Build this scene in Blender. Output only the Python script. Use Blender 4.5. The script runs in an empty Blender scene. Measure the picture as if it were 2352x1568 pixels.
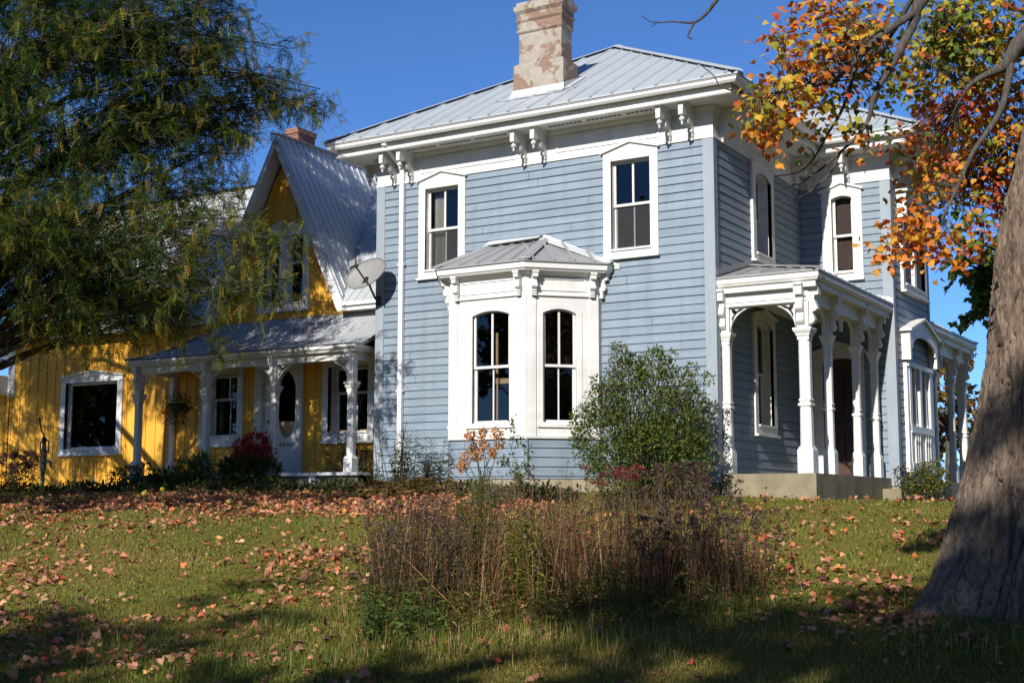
import bpy, math, random
import numpy as np
from mathutils import Vector, Matrix, noise as mnoise
from mathutils.geometry import tessellate_polygon

S = bpy.context.scene
COL = S.collection
R = math.radians
rng = np.random.default_rng(11)
random.seed(5)

# ------------------------------------------------------------------ camera
CAM = np.array([8.2737, -20.2205, -0.5359])
YAW, PITCH, ROLL, FPX = -0.5417, 0.1241, 0.0007, 3243.67      # FPX for a 2500 px wide frame
_F = np.array([math.sin(YAW)*math.cos(PITCH), math.cos(YAW)*math.cos(PITCH), math.sin(PITCH)])
_R = np.array([math.cos(YAW), -math.sin(YAW), 0.0])
_U = np.cross(_R, _F)
_R, _U = _R*math.cos(ROLL)+_U*math.sin(ROLL), -_R*math.sin(ROLL)+_U*math.cos(ROLL)
cd = bpy.data.cameras.new('camera')
cam = bpy.data.objects.new('camera', cd)
COL.objects.link(cam)
cam.matrix_world = Matrix(((_R[0], _U[0], -_F[0], CAM[0]), (_R[1], _U[1], -_F[1], CAM[1]), (_R[2], _U[2], -_F[2], CAM[2]), (0, 0, 0, 1)))
cd.sensor_width = 36.0
cd.lens = FPX/2500*36
cd.clip_end = 3000
cd.clip_start = 0.1
S.camera = cam
KF = FPX*2352/2500

def at(u, v, D):
    """a point seen at (u, v) of a 2352 px wide picture, D metres deep"""
    d = _F + _R*(u-1176)/KF - _U*(v-784)/KF
    return CAM + D*d

# ------------------------------------------------------------------ light
SUN = np.array([0.096, -1.0, 0.55])
SUN = SUN/np.linalg.norm(SUN)
w = bpy.data.worlds.new('World')
S.world = w
w.use_nodes = True
nt = w.node_tree
sky = nt.nodes.new('ShaderNodeTexSky')
sky.sky_type = 'NISHITA'
sky.sun_disc = False
sky.sun_elevation = math.asin(SUN[2])
sky.sun_rotation = math.atan2(SUN[0], SUN[1])
sky.altitude = 200
sky.air_density = 0.7
sky.dust_density = 0.0
sky.ozone_density = 10.0
bg = nt.nodes['Background']
bg.inputs[1].default_value = 0.103
nt.links.new(sky.outputs[0], bg.inputs[0])
sl = bpy.data.lights.new('sun', 'SUN')
sl.energy = 4.2
sl.angle = R(0.55)
sl.color = (1.0, 0.945, 0.85)
so = bpy.data.objects.new('sun', sl)
COL.objects.link(so)
so.rotation_euler = Vector(SUN).to_track_quat('Z', 'Y').to_euler()
so.location = (10, -40, 40)
S.view_settings.view_transform = 'Standard'
S.view_settings.look = 'None'
S.view_settings.exposure = 0.6
S.view_settings.gamma = 1.0
S.cycles.max_bounces = 6
S.cycles.transparent_max_bounces = 12
S.cycles.use_denoising = True

# ------------------------------------------------------------------ helpers
def tag(o, label=None, cat=None, group=None, kind=None):
    if label: o['label'] = label
    if cat: o['category'] = cat
    if group: o['group'] = group
    if kind: o['kind'] = kind
    return o

def empty(name, loc, label, cat, group=None):
    o = bpy.data.objects.new(name, None)
    COL.objects.link(o)
    o.location = loc
    o.empty_display_size = 0.2
    bpy.context.view_layer.update()
    return tag(o, label, cat, group)

def put(o, parent):
    if parent is not None:
        o.parent = parent
        if parent.type == 'EMPTY': o.matrix_parent_inverse = Matrix.Translation(-parent.location)
    return o

class Fr:
    """a wall plane: s runs along it, z up, out away from it"""
    def __init__(s, o, d, n):
        s.o, s.d, s.n = Vector(o), Vector(d).normalized(), Vector(n).normalized()
    def p(s, a, z, out=0.0):
        return s.o + s.d*a + s.n*out + Vector((0, 0, z))

WORLD = Fr((0, 0, 0), (1, 0, 0), (0, -1, 0))

def offset(path, i, o, closed=True):
    n = len(path)
    def nn(a, b):
        d = Vector((b[0]-a[0], b[1]-a[1])).normalized()
        return Vector((d.y, -d.x))
    e = []
    if closed or i > 0: e.append(nn(path[i-1], path[i]))
    if closed or i < n-1: e.append(nn(path[i], path[(i+1) % n]))
    if len(e) == 1: q = e[0]
    else: q = (e[0]+e[1])/(1+e[0].dot(e[1]))
    return (path[i][0]+q.x*o, path[i][1]+q.y*o)

class MB:
    def __init__(s):
        s.v, s.f, s.m = [], [], []
    def add(s, pts, faces, m=0):
        b = len(s.v)
        s.v += [tuple(p) for p in pts]
        for f in faces:
            s.f.append(tuple(b+i for i in f)); s.m.append(m)
        return s
    def quad(s, a, b, c, d, m=0): return s.add([a, b, c, d], [(0, 1, 2, 3)], m)
    def poly(s, pts, m=0): return s.add(pts, [tuple(range(len(pts)))], m)
    def box(s, fr, s0, s1, z0, z1, o0, o1, m=0):
        P = [fr.p(a, z, o) for o in (o0, o1) for z in (z0, z1) for a in (s0, s1)]
        return s.add(P, [(0, 1, 3, 2), (4, 6, 7, 5), (0, 4, 5, 1), (2, 3, 7, 6), (0, 2, 6, 4), (1, 5, 7, 3)], m)
    def wbox(s, x0, x1, y0, y1, z0, z1, m=0):
        return s.box(WORLD, x0, x1, z0, z1, -y1, -y0, m)
    def plate(s, fr, outer, holes, o0, o1, m=0):
        loops = [outer]+list(holes)
        flat = [p for l in loops for p in l]
        tris = tessellate_polygon([[Vector((p[0], p[1], 0)) for p in l] for l in loops])
        n = len(flat)
        pts = [fr.p(a, z, o1) for a, z in flat]+[fr.p(a, z, o0) for a, z in flat]
        fs = [tuple(t) for t in tris]+[tuple(i+n for i in reversed(t)) for t in tris]
        b = 0
        for l in loops:
            k = len(l)
            for i in range(k):
                j = (i+1) % k
                fs.append((b+i, b+j, b+j+n, b+i+n))
            b += k
        return s.add(pts, fs, m)
    def prism(s, fr, prof, s0, s1, m=0):
        """profile of (out, z) points pushed along s"""
        k = len(prof)
        pts = [fr.p(s0, z, o) for o, z in prof]+[fr.p(s1, z, o) for o, z in prof]
        tris = tessellate_polygon([[Vector((o, z, 0)) for o, z in prof]])
        fs = [tuple(t) for t in tris]+[tuple(i+k for i in t) for t in tris]
        fs += [(i, (i+1) % k, (i+1) % k+k, i+k) for i in range(k)]
        return s.add(pts, fs, m)
    def sq(s, cx, cy, prof, ch=0.0, m=0, d=(1, 0)):
        """square post: (z, half width) profile, optional chamfer share"""
        ux, uy = d; vx, vy = -uy, ux
        rings = []
        for q in prof:
            z, h = q[0], q[1]
            c = (q[2] if len(q) > 2 else ch)*h
            pp = [(h, -h+c), (h, h-c), (h-c, h), (-h+c, h), (-h, h-c), (-h, -h+c), (-h+c, -h), (h-c, -h)]
            rings.append([(cx+a*ux+b*vx, cy+a*uy+b*vy, z) for a, b in pp])
        pts = [p for r in rings for p in r]
        fs = [tuple(range(7, -1, -1)), tuple(range(len(pts)-8, len(pts)))]
        for i in range(len(rings)-1):
            for k in range(8):
                fs.append((i*8+k, i*8+(k+1) % 8, i*8+8+(k+1) % 8, i*8+8+k))
        return s.add(pts, fs, m)
    def slab(s, poly, z0, z1, m=0):
        k = len(poly)
        tris = tessellate_polygon([[Vector((x, y, 0)) for x, y in poly]])
        pts = [(x, y, z1) for x, y in poly]+[(x, y, z0) for x, y in poly]
        fs = [tuple(t) for t in tris]+[tuple(i+k for i in t) for t in tris]
        fs += [(i, (i+1) % k, (i+1) % k+k, i+k) for i in range(k)]
        return s.add(pts, fs, m)
    def sweep(s, path, prof, closed=True, m=0):
        """profile of (out, z) carried round a plan path with mitred corners"""
        n, k = len(path), len(prof)
        rings = [[(*offset(path, i, o, closed), z) for o, z in prof] for i in range(n)]
        pts = [p for r in rings for p in r]
        fs = []
        for i in range(n if closed else n-1):
            j = (i+1) % n
            for a in range(k):
                b = (a+1) % k
                fs.append((i*k+a, j*k+a, j*k+b, i*k+b))
        if not closed:
            tr = tessellate_polygon([[Vector((o, z, 0)) for o, z in prof]])
            fs += [tuple(t) for t in tr]+[tuple(i+(n-1)*k for i in t) for t in tr]
        return s.add(pts, fs, m)
    def lathe(s, c, prof, k=10, m=0):
        pts = [(c[0]+r*math.cos(2*math.pi*i/k), c[1]+r*math.sin(2*math.pi*i/k), c[2]+z) for z, r in prof for i in range(k)]
        fs = [tuple(range(k-1, -1, -1)), tuple(range(len(pts)-k, len(pts)))]
        for j in range(len(prof)-1):
            for i in range(k):
                fs.append((j*k+i, j*k+(i+1) % k, j*k+k+(i+1) % k, j*k+k+i))
        return s.add(pts, fs, m)
    def tube(s, pts, rad, k=6, m=0, cap=True):
        P = [Vector(p) for p in pts]
        n = len(P)
        if not hasattr(rad, '__len__'): rad = [rad]*n
        ref = None
        V = []
        for i in range(n):
            t = (P[min(i+1, n-1)]-P[max(i-1, 0)])
            if t.length < 1e-9: t = Vector((0, 0, 1))
            t.normalize()
            if ref is None:
                ref = Vector((1, 0, 0)) if abs(t.x) < .8 else Vector((0, 1, 0))
            a = (ref-t*ref.dot(t))
            if a.length < 1e-6: a = t.orthogonal()
            a.normalize(); ref = a
            b = t.cross(a)
            for j in range(k):
                g = 2*math.pi*j/k
                V.append(P[i]+(a*math.cos(g)+b*math.sin(g))*rad[i])
        fs = []
        for i in range(n-1):
            for j in range(k):
                fs.append((i*k+j, i*k+(j+1) % k, i*k+k+(j+1) % k, i*k+k+j))
        if cap:
            fs.append(tuple(range(k-1, -1, -1))); fs.append(tuple(range((n-1)*k, n*k)))
        return s.add(V, fs, m)
    def build(s, name, mats, parent=None, smooth=False, label=None):
        me = bpy.data.meshes.new(name)
        me.from_pydata(s.v, [], s.f)
        if not isinstance(mats, (list, tuple)): mats = [mats]
        for q in mats: me.materials.append(q)
        if len(mats) > 1: me.polygons.foreach_set('material_index', s.m)
        if smooth: me.polygons.foreach_set('use_smooth', [True]*len(s.f))
        me.update()
        o = bpy.data.objects.new(name, me)
        COL.objects.link(o)
        if label: o['label'] = label
        return put(o, parent)

def np_obj(name, V, faces_flat, sizes, cols, material, parent=None, smooth=False):
    me = bpy.data.meshes.new(name)
    n = len(V)
    me.vertices.add(n)
    me.vertices.foreach_set('co', np.ascontiguousarray(V, dtype=np.float32).ravel())
    me.loops.add(len(faces_flat))
    me.loops.foreach_set('vertex_index', np.ascontiguousarray(faces_flat, dtype=np.int32))
    me.polygons.add(len(sizes))
    st = np.concatenate([[0], np.cumsum(sizes)[:-1]]).astype(np.int32)
    me.polygons.foreach_set('loop_start', st)
    me.polygons.foreach_set('loop_total', np.asarray(sizes, dtype=np.int32))
    if smooth: me.polygons.foreach_set('use_smooth', np.ones(len(sizes), dtype=bool))
    if cols is not None:
        at_ = me.color_attributes.new('Col', 'FLOAT_COLOR', 'POINT')
        c4 = np.ones((n, 4), dtype=np.float32); c4[:, :3] = cols
        at_.data.foreach_set('color', c4.ravel())
    me.materials.append(material)
    me.update(calc_edges=True)
    me.validate()
    o = bpy.data.objects.new(name, me)
    COL.objects.link(o)
    return put(o, parent)

def stamp(T, faces, pos, M, cols, jitter=0.0):
    """copies of template T (k,3) with matrices M (N,3,3): arrays for np_obj"""
    N, k = len(pos), len(T)
    V = np.einsum('nij,kj->nki', M, T)+pos[:, None, :]
    ff = np.concatenate([np.asarray(f) for f in faces])
    sz = np.array([len(f) for f in faces])
    flat = (ff[None, :]+(np.arange(N)*k)[:, None]).ravel()
    sizes = np.tile(sz, N)
    C = np.repeat(cols[:, None, :], k, axis=1)
    return V.reshape(-1, 3), flat, sizes, C.reshape(-1, 3)

def joinst(parts):
    V, F, Z, C = [], [], [], []
    b = 0
    for v, f, z, c in parts:
        V.append(v); F.append(f+b); Z.append(z); C.append(c); b += len(v)
    return np.concatenate(V), np.concatenate(F), np.concatenate(Z), np.concatenate(C)

def basis(fwd, up, scale):
    """matrices whose y column runs along fwd and z column roughly along up"""
    f = fwd/np.linalg.norm(fwd, axis=1, keepdims=True)
    r = np.cross(f, up)
    r /= np.linalg.norm(r, axis=1, keepdims=True)+1e-9
    u = np.cross(r, f)
    M = np.stack([r, f, u], axis=2)
    return M*np.asarray(scale).reshape(-1, 1, 1)

def unit(n):
    a = rng.normal(size=(n, 3))
    return a/np.linalg.norm(a, axis=1, keepdims=True)

# ------------------------------------------------------------------ materials
def newmat(name):
    m = bpy.data.materials.new(name)
    m.use_nodes = True
    t = m.node_tree
    return m, t, t.nodes['Principled BSDF'], t.links

def N(t, kind, **kw):
    n = t.nodes.new(kind)
    for k, v in kw.items():
        if k in n.inputs: n.inputs[k].default_value = v
        else: setattr(n, k, v)
    return n

def objco(t, scale=(1, 1, 1)):
    g = t.nodes.new('ShaderNodeNewGeometry')
    mp = N(t, 'ShaderNodeMapping')
    mp.inputs['Scale'].default_value = scale
    t.links.new(g.outputs['Position'], mp.inputs['Vector'])
    return mp.outputs[0]

def ramp(t, fac, stops):
    r = t.nodes.new('ShaderNodeValToRGB')
    e = r.color_ramp.elements
    e[0].position, e[0].color = stops[0][0], (*stops[0][1], 1)
    e[1].position, e[1].color = stops[-1][0], (*stops[-1][1], 1)
    for p, c in stops[1:-1]:
        x = e.new(p); x.color = (*c, 1)
    t.links.new(fac, r.inputs[0])
    return r.outputs[0]

def mix(t, fac, a, b, mode='MIX'):
    m = t.nodes.new('ShaderNodeMix')
    m.data_type = 'RGBA'; m.blend_type = mode
    for key, val in ((0, fac), (6, a), (7, b)):
        if hasattr(val, 'links') or hasattr(val, 'is_linked'): t.links.new(val, m.inputs[key])
        elif key == 0: m.inputs[0].default_value = val
        else: m.inputs[key].default_value = (*val, 1)
    return m.outputs[2]

def noise(t, co, scale, detail=4, rough=.55):
    n = N(t, 'ShaderNodeTexNoise')
    n.inputs['Scale'].default_value = scale
    n.inputs['Detail'].default_value = detail
    n.inputs['Roughness'].default_value = rough
    t.links.new(co, n.inputs['Vector'])
    return n.outputs[0]

def bump(t, L, b, h, strength, dist):
    n = N(t, 'ShaderNodeBump')
    n.inputs['Strength'].default_value = strength
    n.inputs['Distance'].default_value = dist
    L.new(h, n.inputs['Height'])
    L.new(n.outputs[0], b.inputs['Normal'])

def paint(name, c1, c2, scale=(1, 1, 8), rough=.5, chips=None, nscale=2.0, bmp=.12, weather=0):
    m, t, b, L = newmat(name)
    co = objco(t, scale)
    n1 = noise(t, co, nscale, 5)
    col = ramp(t, n1, [(.3, c1), (.7, c2)])
    if chips:
        n2 = noise(t, objco(t, (scale[0]*.7, scale[1]*.7, scale[2]*.5)), nscale*6, 6, .7)
        f = ramp(t, n2, [(.66, (0, 0, 0)), (.72, (1, 1, 1))])
        col = mix(t, f, col, chips)
    if weather:
        n4 = noise(t, objco(t, (3.5, 3.5, .35)), 1.3, 6, .65)
        col = mix(t, ramp(t, n4, [(.45, (0, 0, 0)), (.72, (weather, weather, weather))]), col, tuple(x*.55 for x in c1))
        n6 = noise(t, objco(t, (.25, .25, 7)), 1.0, 2)
        col = mix(t, ramp(t, n6, [(.42, (.22, .22, .22)), (.58, (0, 0, 0))]), col, tuple(x*.72 for x in c1))
    L.new(col, b.inputs['Base Color'])
    b.inputs['Roughness'].default_value = rough
    bump(t, L, b, noise(t, co, nscale*9, 4), bmp, .01)
    return m

M = {}
M['siding'] = paint('blue_siding', (.186, .243, .302), (.240, .302, .366), (.5, .5, 5), .6, chips=(.29, .33, .365), nscale=1.6, weather=.35)
M['trimblue'] = paint('blue_trim', (.235, .28, .325), (.285, .33, .375), (3, 3, .6), .55)
M['white'] = paint('white_paint', (.66, .655, .63), (.77, .765, .745), (2, 2, 1), .5, nscale=1.5, weather=.3)
M['oldwhite'] = paint('weathered_white_paint', (.60, .61, .63), (.74, .74, .75), (4, 4, 1), .6, chips=(.5, .5, .5), nscale=2, weather=.35)
M['gutter'] = paint('gutter_white', (.76, .76, .75), (.83, .83, .82), (.6, 1, 1), .35)
M['yellow'] = paint('yellow_boards', (.66, .33, .025), (.76, .41, .05), (4, 4, .35), .6, chips=(.5, .24, .03), nscale=1.8)
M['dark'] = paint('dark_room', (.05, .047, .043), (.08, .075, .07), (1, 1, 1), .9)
M['void'] = paint('shadowed_underside', (.10, .09, .08), (.14, .13, .11), (1, 1, 1), .9)  # dark tone painted as shade, for vent slots and below the deck
M['curtain'] = paint('curtain_cloth', (.55, .52, .44), (.65, .62, .54), (3, 3, 1), .9)
M['wood'] = paint('bare_wood', (.35, .22, .12), (.45, .29, .17), (2, 2, 2), .7)
M['brownglass'] = paint('drawn_brown_blind', (.055, .022, .018), (.075, .03, .022), (2, 2, 1), .6)
M['doorbrown'] = paint('dark_brown_door', (.05, .022, .014), (.07, .03, .02), (4, 4, .5), .45)

def metal_roof(name, c1, c2, rust=None, rough=.42, met=.0):
    m, t, b, L = newmat(name)
    n1 = noise(t, objco(t, (1, 1, 1)), .9, 6, .6)
    col = ramp(t, n1, [(.3, c1), (.7, c2)])
    n3 = noise(t, objco(t, (6, 1.2, 1.2)), 3.5, 4, .6)
    col = mix(t, ramp(t, n3, [(.55, (0, 0, 0)), (.75, (.5, .5, .5))]), col, tuple(x*.75 for x in c1))
    if rust:
        n2 = noise(t, objco(t, (2, 1, 1)), 2.2, 7, .7)
        col = mix(t, ramp(t, n2, [(.56, (0, 0, 0)), (.66, (1, 1, 1))]), col, rust)
    L.new(col, b.inputs['Base Color'])
    b.inputs['Roughness'].default_value = rough
    b.inputs['Metallic'].default_value = met
    bump(t, L, b, n1, .08, .03)
    return m

M['roof'] = metal_roof('grey_metal_roof', (.37, .405, .43), (.42, .455, .48))
M['bayroof'] = metal_roof('bay_roof_metal', (.25, .255, .26), (.31, .315, .32))
M['oldroof'] = metal_roof('old_corrugated_metal', (.38, .405, .43), (.50, .525, .545), rough=.5)
M['rustroof'] = metal_roof('rusty_corrugated_metal', (.27, .29, .31), (.38, .40, .42), rust=(.16, .10, .085), rough=.55)
M['flash'] = metal_roof('light_flashing', (.46, .48, .49), (.56, .57, .58))

def chimney_mat():
    m, t, b, L = newmat('patched_chimney_render')
    n1 = noise(t, objco(t, (1, 1, 1)), 2.3, 6, .62)
    f = ramp(t, n1, [(.485, (0, 0, 0)), (.525, (1, 1, 1))])
    br = ramp(t, noise(t, objco(t, (1, 1, 1)), 14, 4), [(.3, (.20, .125, .09)), (.7, (.27, .175, .128))])
    gr = ramp(t, noise(t, objco(t, (1, 1, 1)), 9, 4), [(.3, (.29, .25, .205)), (.7, (.39, .345, .29))])
    L.new(mix(t, f, br, gr), b.inputs['Base Color'])
    b.inputs['Roughness'].default_value = .9
    bump(t, L, b, f, .5, .012)
    return m
M['chimney'] = chimney_mat()

def brick_mat():
    m, t, b, L = newmat('red_brick')
    k = N(t, 'ShaderNodeTexBrick')
    k.inputs['Scale'].default_value = 1
    k.inputs['Color1'].default_value = (.26, .085, .05, 1)
    k.inputs['Color2'].default_value = (.19, .06, .04, 1)
    k.inputs['Mortar'].default_value = (.30, .26, .22, 1)
    k.inputs['Brick Width'].default_value = .2
    k.inputs['Row Height'].default_value = .07
    k.inputs['Mortar Size'].default_value = .006
    g = t.nodes.new('ShaderNodeNewGeometry')
    sx = N(t, 'ShaderNodeSeparateXYZ'); L.new(g.outputs['Position'], sx.inputs[0])
    ad = N(t, 'ShaderNodeMath', operation='ADD'); L.new(sx.outputs[0], ad.inputs[0]); L.new(sx.outputs[1], ad.inputs[1])
    cb = N(t, 'ShaderNodeCombineXYZ'); L.new(ad.outputs[0], cb.inputs[0]); L.new(sx.outputs[2], cb.inputs[1])
    L.new(cb.outputs[0], k.inputs['Vector'])
    L.new(k.outputs[0], b.inputs['Base Color'])
    b.inputs['Roughness'].default_value = .9
    return m
M['brick'] = brick_mat()

def rock(name, c1, c2, stain, sc=3.0):
    m, t, b, L = newmat(name)
    n1 = noise(t, objco(t), sc, 6, .6)
    col = ramp(t, n1, [(.3, c1), (.7, c2)])
    n2 = noise(t, objco(t, (1.2, 1.2, .5)), 1.6, 5, .65)
    col = mix(t, ramp(t, n2, [(.5, (0, 0, 0)), (.7, (.8, .8, .8))]), col, stain)
    L.new(col, b.inputs['Base Color'])
    b.inputs['Roughness'].default_value = .9
    bump(t, L, b, noise(t, objco(t), sc*8, 5), .4, .02)
    return m
M['concrete'] = rock('aged_concrete', (.19, .16, .105), (.28, .24, .165), (.11, .095, .06))
M['stone'] = rock('foundation_stone', (.30, .25, .18), (.40, .34, .25), (.2, .16, .11))

def glass_mat():
    m, t, b, L = newmat('window_glass')
    t.nodes.remove(b)
    out = t.nodes['Material Output']
    fr = N(t, 'ShaderNodeFresnel'); fr.inputs[0].default_value = 1.65
    tr = N(t, 'ShaderNodeBsdfTransparent'); tr.inputs[0].default_value = (.72, .75, .75, 1)
    gl = N(t, 'ShaderNodeBsdfGlossy'); gl.inputs['Roughness'].default_value = .0
    bp_ = N(t, 'ShaderNodeBump'); bp_.inputs['Strength'].default_value = .06; bp_.inputs['Distance'].default_value = .02
    L.new(noise(t, objco(t), 1.7, 2), bp_.inputs['Height']); L.new(bp_.outputs[0], gl.inputs['Normal'])
    mx = N(t, 'ShaderNodeMixShader')
    L.new(fr.outputs[0], mx.inputs[0]); L.new(tr.outputs[0], mx.inputs[1]); L.new(gl.outputs[0], mx.inputs[2])
    L.new(mx.outputs[0], out.inputs[0])
    return m
M['glass'] = glass_mat()

def screen_mat():
    m, t, b, L = newmat('insect_screen')
    b.inputs['Base Color'].default_value = (.05, .05, .05, 1)
    b.inputs['Roughness'].default_value = .8
    tr = N(t, 'ShaderNodeBsdfTransparent')
    mx = N(t, 'ShaderNodeMixShader'); mx.inputs[0].default_value = .45
    L.new(tr.outputs[0], mx.inputs[1]); L.new(b.outputs[0], mx.inputs[2])
    L.new(mx.outputs[0], t.nodes['Material Output'].inputs[0])
    return m
M['screen'] = screen_mat()

def leafy(name, trans=.35, rough=.55, spec=.3):
    m, t, b, L = newmat(name)
    a = N(t, 'ShaderNodeAttribute'); a.attribute_name = 'Col'
    L.new(a.outputs['Color'], b.inputs['Base Color'])
    b.inputs['Roughness'].default_value = rough
    b.inputs['Specular IOR Level'].default_value = spec
    if trans:
        d = N(t, 'ShaderNodeBsdfTranslucent')
        L.new(a.outputs['Color'], d.inputs[0])
        mx = N(t, 'ShaderNodeMixShader'); mx.inputs[0].default_value = trans
        L.new(b.outputs[0], mx.inputs[1]); L.new(d.outputs[0], mx.inputs[2])
        L.new(mx.outputs[0], t.nodes['Material Output'].inputs[0])
    return m
M['leaf'] = leafy('leaf', .4)
M['mapleleaf'] = leafy('maple_leaf', .45)
M['dryleaf'] = leafy('fallen_leaf', .12, .7, .2)
M['grass'] = leafy('grass_blade', .4, .8, .06)
M['stalk'] = leafy('dry_stalk', .0, .8, .2)

def bark(name, c1, c2, c3, sc=1.0, bd=.05, lichen=.7):
    m, t, b, L = newmat(name)
    n0 = noise(t, objco(t, (9*sc, 9*sc, 1.9*sc)), 1.3, 8, .68)
    n5 = noise(t, objco(t, (26*sc, 26*sc, 7*sc)), 1.0, 6, .7)
    col = ramp(t, n0, [(.30, c3), (.42, c1), (.7, c2)])
    col = mix(t, ramp(t, n5, [(.35, (.6, .6, .6)), (.55, (0, 0, 0))]), col, c3)
    n7 = noise(t, objco(t, (17*sc, 17*sc, 1.5*sc)), 1.0, 4, .6)
    col = mix(t, ramp(t, n7, [(.36, (.85, .85, .85)), (.45, (0, 0, 0))]), col, c3)
    n3 = noise(t, objco(t, (3, 3, 2)), 6, 6, .7)
    f = ramp(t, n3, [(.62, (0, 0, 0)), (.70, (lichen, lichen, lichen))])
    col = mix(t, f, col, (.27, .26, .23))
    L.new(col, b.inputs['Base Color'])
    b.inputs['Roughness'].default_value = .92
    h = N(t, 'ShaderNodeMath', operation='ADD')
    L.new(n5, h.inputs[0]); L.new(n0, h.inputs[1])
    bump(t, L, b, h.outputs[0], .7, bd)
    return m
M['bark'] = bark('maple_bark', (.15, .108, .078), (.30, .222, .162), (.05, .037, .028), 1.0, .018, .3)
M['branch'] = bark('grey_branch_bark', (.065, .056, .048), (.13, .113, .097), (.035, .03, .027), 3, .01)
M['locustbark'] = bark('locust_bark', (.055, .047, .036), (.10, .085, .064), (.04, .035, .03), 1.4, .03)

def plain(name, c, rough=.5, met=0):
    m, t, b, L = newmat(name)
    n1 = noise(t, objco(t), 12, 3)
    L.new(ramp(t, n1, [(.3, tuple(x*.88 for x in c)), (.7, tuple(min(1, x*1.08) for x in c))]), b.inputs['Base Color'])
    b.inputs['Roughness'].default_value = rough
    b.inputs['Metallic'].default_value = met
    return m
M['dish'] = plain('dish_grey', (.23, .228, .225), .6)
M['dishdark'] = plain('dark_steel', (.07, .072, .075), .5, .3)
M['pump'] = plain('pump_iron', (.012, .02, .022), .5, .4)
M['pumpgreen'] = plain('pump_green_paint', (.02, .10, .07), .5)
M['pot'] = plain('dark_pot', (.03, .028, .025), .7)
M['brass'] = plain('knob_brass', (.25, .18, .06), .35, .8)
M['stemgreen'] = plain('green_stem', (.10, .14, .03), .7)
M['rod'] = plain('rod_metal', (.25, .25, .24), .4, .6)

# ------------------------------------------------------------------ ground
ZX = [-60, -12, -6, -3, 1.6, 6, 60]
ZZ = [-.12, -.15, -.20, -.26, -.43, -.56, -.8]
def gz(x, y):
    zc = np.interp(x, ZX, ZZ)
    t = np.maximum(0, -0.9-np.asarray(y))
    return zc-np.where(t < 13, .123*t-.0012*np.clip(t, 0, 13)*0, .123*13+.05*(t-13))

def ground_mat():
    m, t, b, L = newmat('lawn_ground')
    n1 = noise(t, objco(t), .5, 6, .6)
    c = ramp(t, n1, [(.3, (.135, .13, .024)), (.7, (.20, .18, .04))])
    n2 = noise(t, objco(t), 14, 5, .7)
    c = mix(t, ramp(t, n2, [(.45, (0, 0, 0)), (.7, (1, 1, 1))]), c, (.18, .13, .045))
    L.new(c, b.inputs['Base Color'])
    b.inputs['Roughness'].default_value = 1.0
    b.inputs['Specular IOR Level'].default_value = .02
    bump(t, L, b, n2, .7, .04)
    return m
M['ground'] = ground_mat()
gx = np.concatenate([[-900, -300, -120, -60], np.arange(-40, 40.1, .5), [60, 120, 300, 900]])
gy = np.concatenate([[-900, -300, -120, -60], np.arange(-40, 30.1, .5), [60, 120, 300, 900]])
GX, GY = np.meshgrid(gx, gy)
GZ = gz(GX, GY)
for i in range(GX.shape[0]):
    for j in range(GX.shape[1]):
        if abs(GX[i, j]) < 41 and -41 < GY[i, j] < -1.2:
            GZ[i, j] += .05*mnoise.noise(Vector((GX[i, j]*.35, GY[i, j]*.35, 0)))
nx_, ny_ = len(gx), len(gy)
ii = (np.arange(ny_-1)[:, None]*nx_+np.arange(nx_-1)[None, :]).ravel()
gf = np.stack([ii, ii+1, ii+nx_+1, ii+nx_], 1).ravel()
g = np_obj('ground', np.stack([GX.ravel(), GY.ravel(), GZ.ravel()], 1), gf, np.full(len(ii), 4), None, M['ground'], smooth=True)
tag(g, 'sloping lawn ground rising to the house', 'ground', kind='structure')

# ------------------------------------------------------------------ building helpers
def siding(mb, fr, s0, s1, z0, z1, holes=(), h=.148, zref=5.6, m=0):
    n0 = math.floor((zref-z1)/h+1e-6)
    k = 0
    while zref-(n0+k)*h > z0+1e-4:
        zb = zref-(n0+k)*h
        za = zb-h
        k += 1
        o = random.uniform(-.0025, .0025)
        pl = [(0, za), (0, za+.017), (.024+o, za+.019), (.016+o, zb), (0, zb)]
        lo, hi = max(za, z0), min(zb, z1)
        cuts = sorted({lo, hi, *[q for hh in holes for q in hh[2:4] if lo < q < hi]})
        for a, b in zip(cuts, cuts[1:]):
            segs = [(s0, s1)]
            for hs0, hs1, hz0, hz1 in holes:
                if hz0 <= a+1e-6 and hz1 >= b-1e-6:
                    ns = []
                    for p, q in segs:
                        if hs1 <= p or hs0 >= q: ns.append((p, q)); continue
                        if hs0 > p: ns.append((p, hs0))
                        if hs1 < q: ns.append((hs1, q))
                    segs = ns
            ns = []
            for p, q in segs:
                if q-p > 1.2 and b-a > .1 and random.random() < .4:
                    c_ = random.uniform(p+.3, q-.3)
                    ns += [(p, c_-.003), (c_+.003, q)]
                else: ns.append((p, q))
            for p, q in ns:
                dz = random.uniform(-.002, .002)
                for (o1, y1_), (o2, y2_) in zip(pl, pl[1:]):
                    ya, yb = max(y1_, a), min(y2_, b)
                    if yb < ya or (y1_ != y2_ and yb-ya < 1e-6) or (y1_ == y2_ and not (a-1e-6 <= y1_ <= b+1e-6)): continue
                    f = lambda y: o1 if y1_ == y2_ else o1+(o2-o1)*(y-y1_)/(y2_-y1_)
                    if y1_ == y2_: A, B = (o1, y1_), (o2, y2_)
                    else: A, B = (f(ya), ya), (f(yb), yb)
                    mb.quad(fr.p(p, A[1], A[0]), fr.p(q, A[1], A[0]), fr.p(q, B[1], B[0]), fr.p(p, B[1], B[0]), m)

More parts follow.
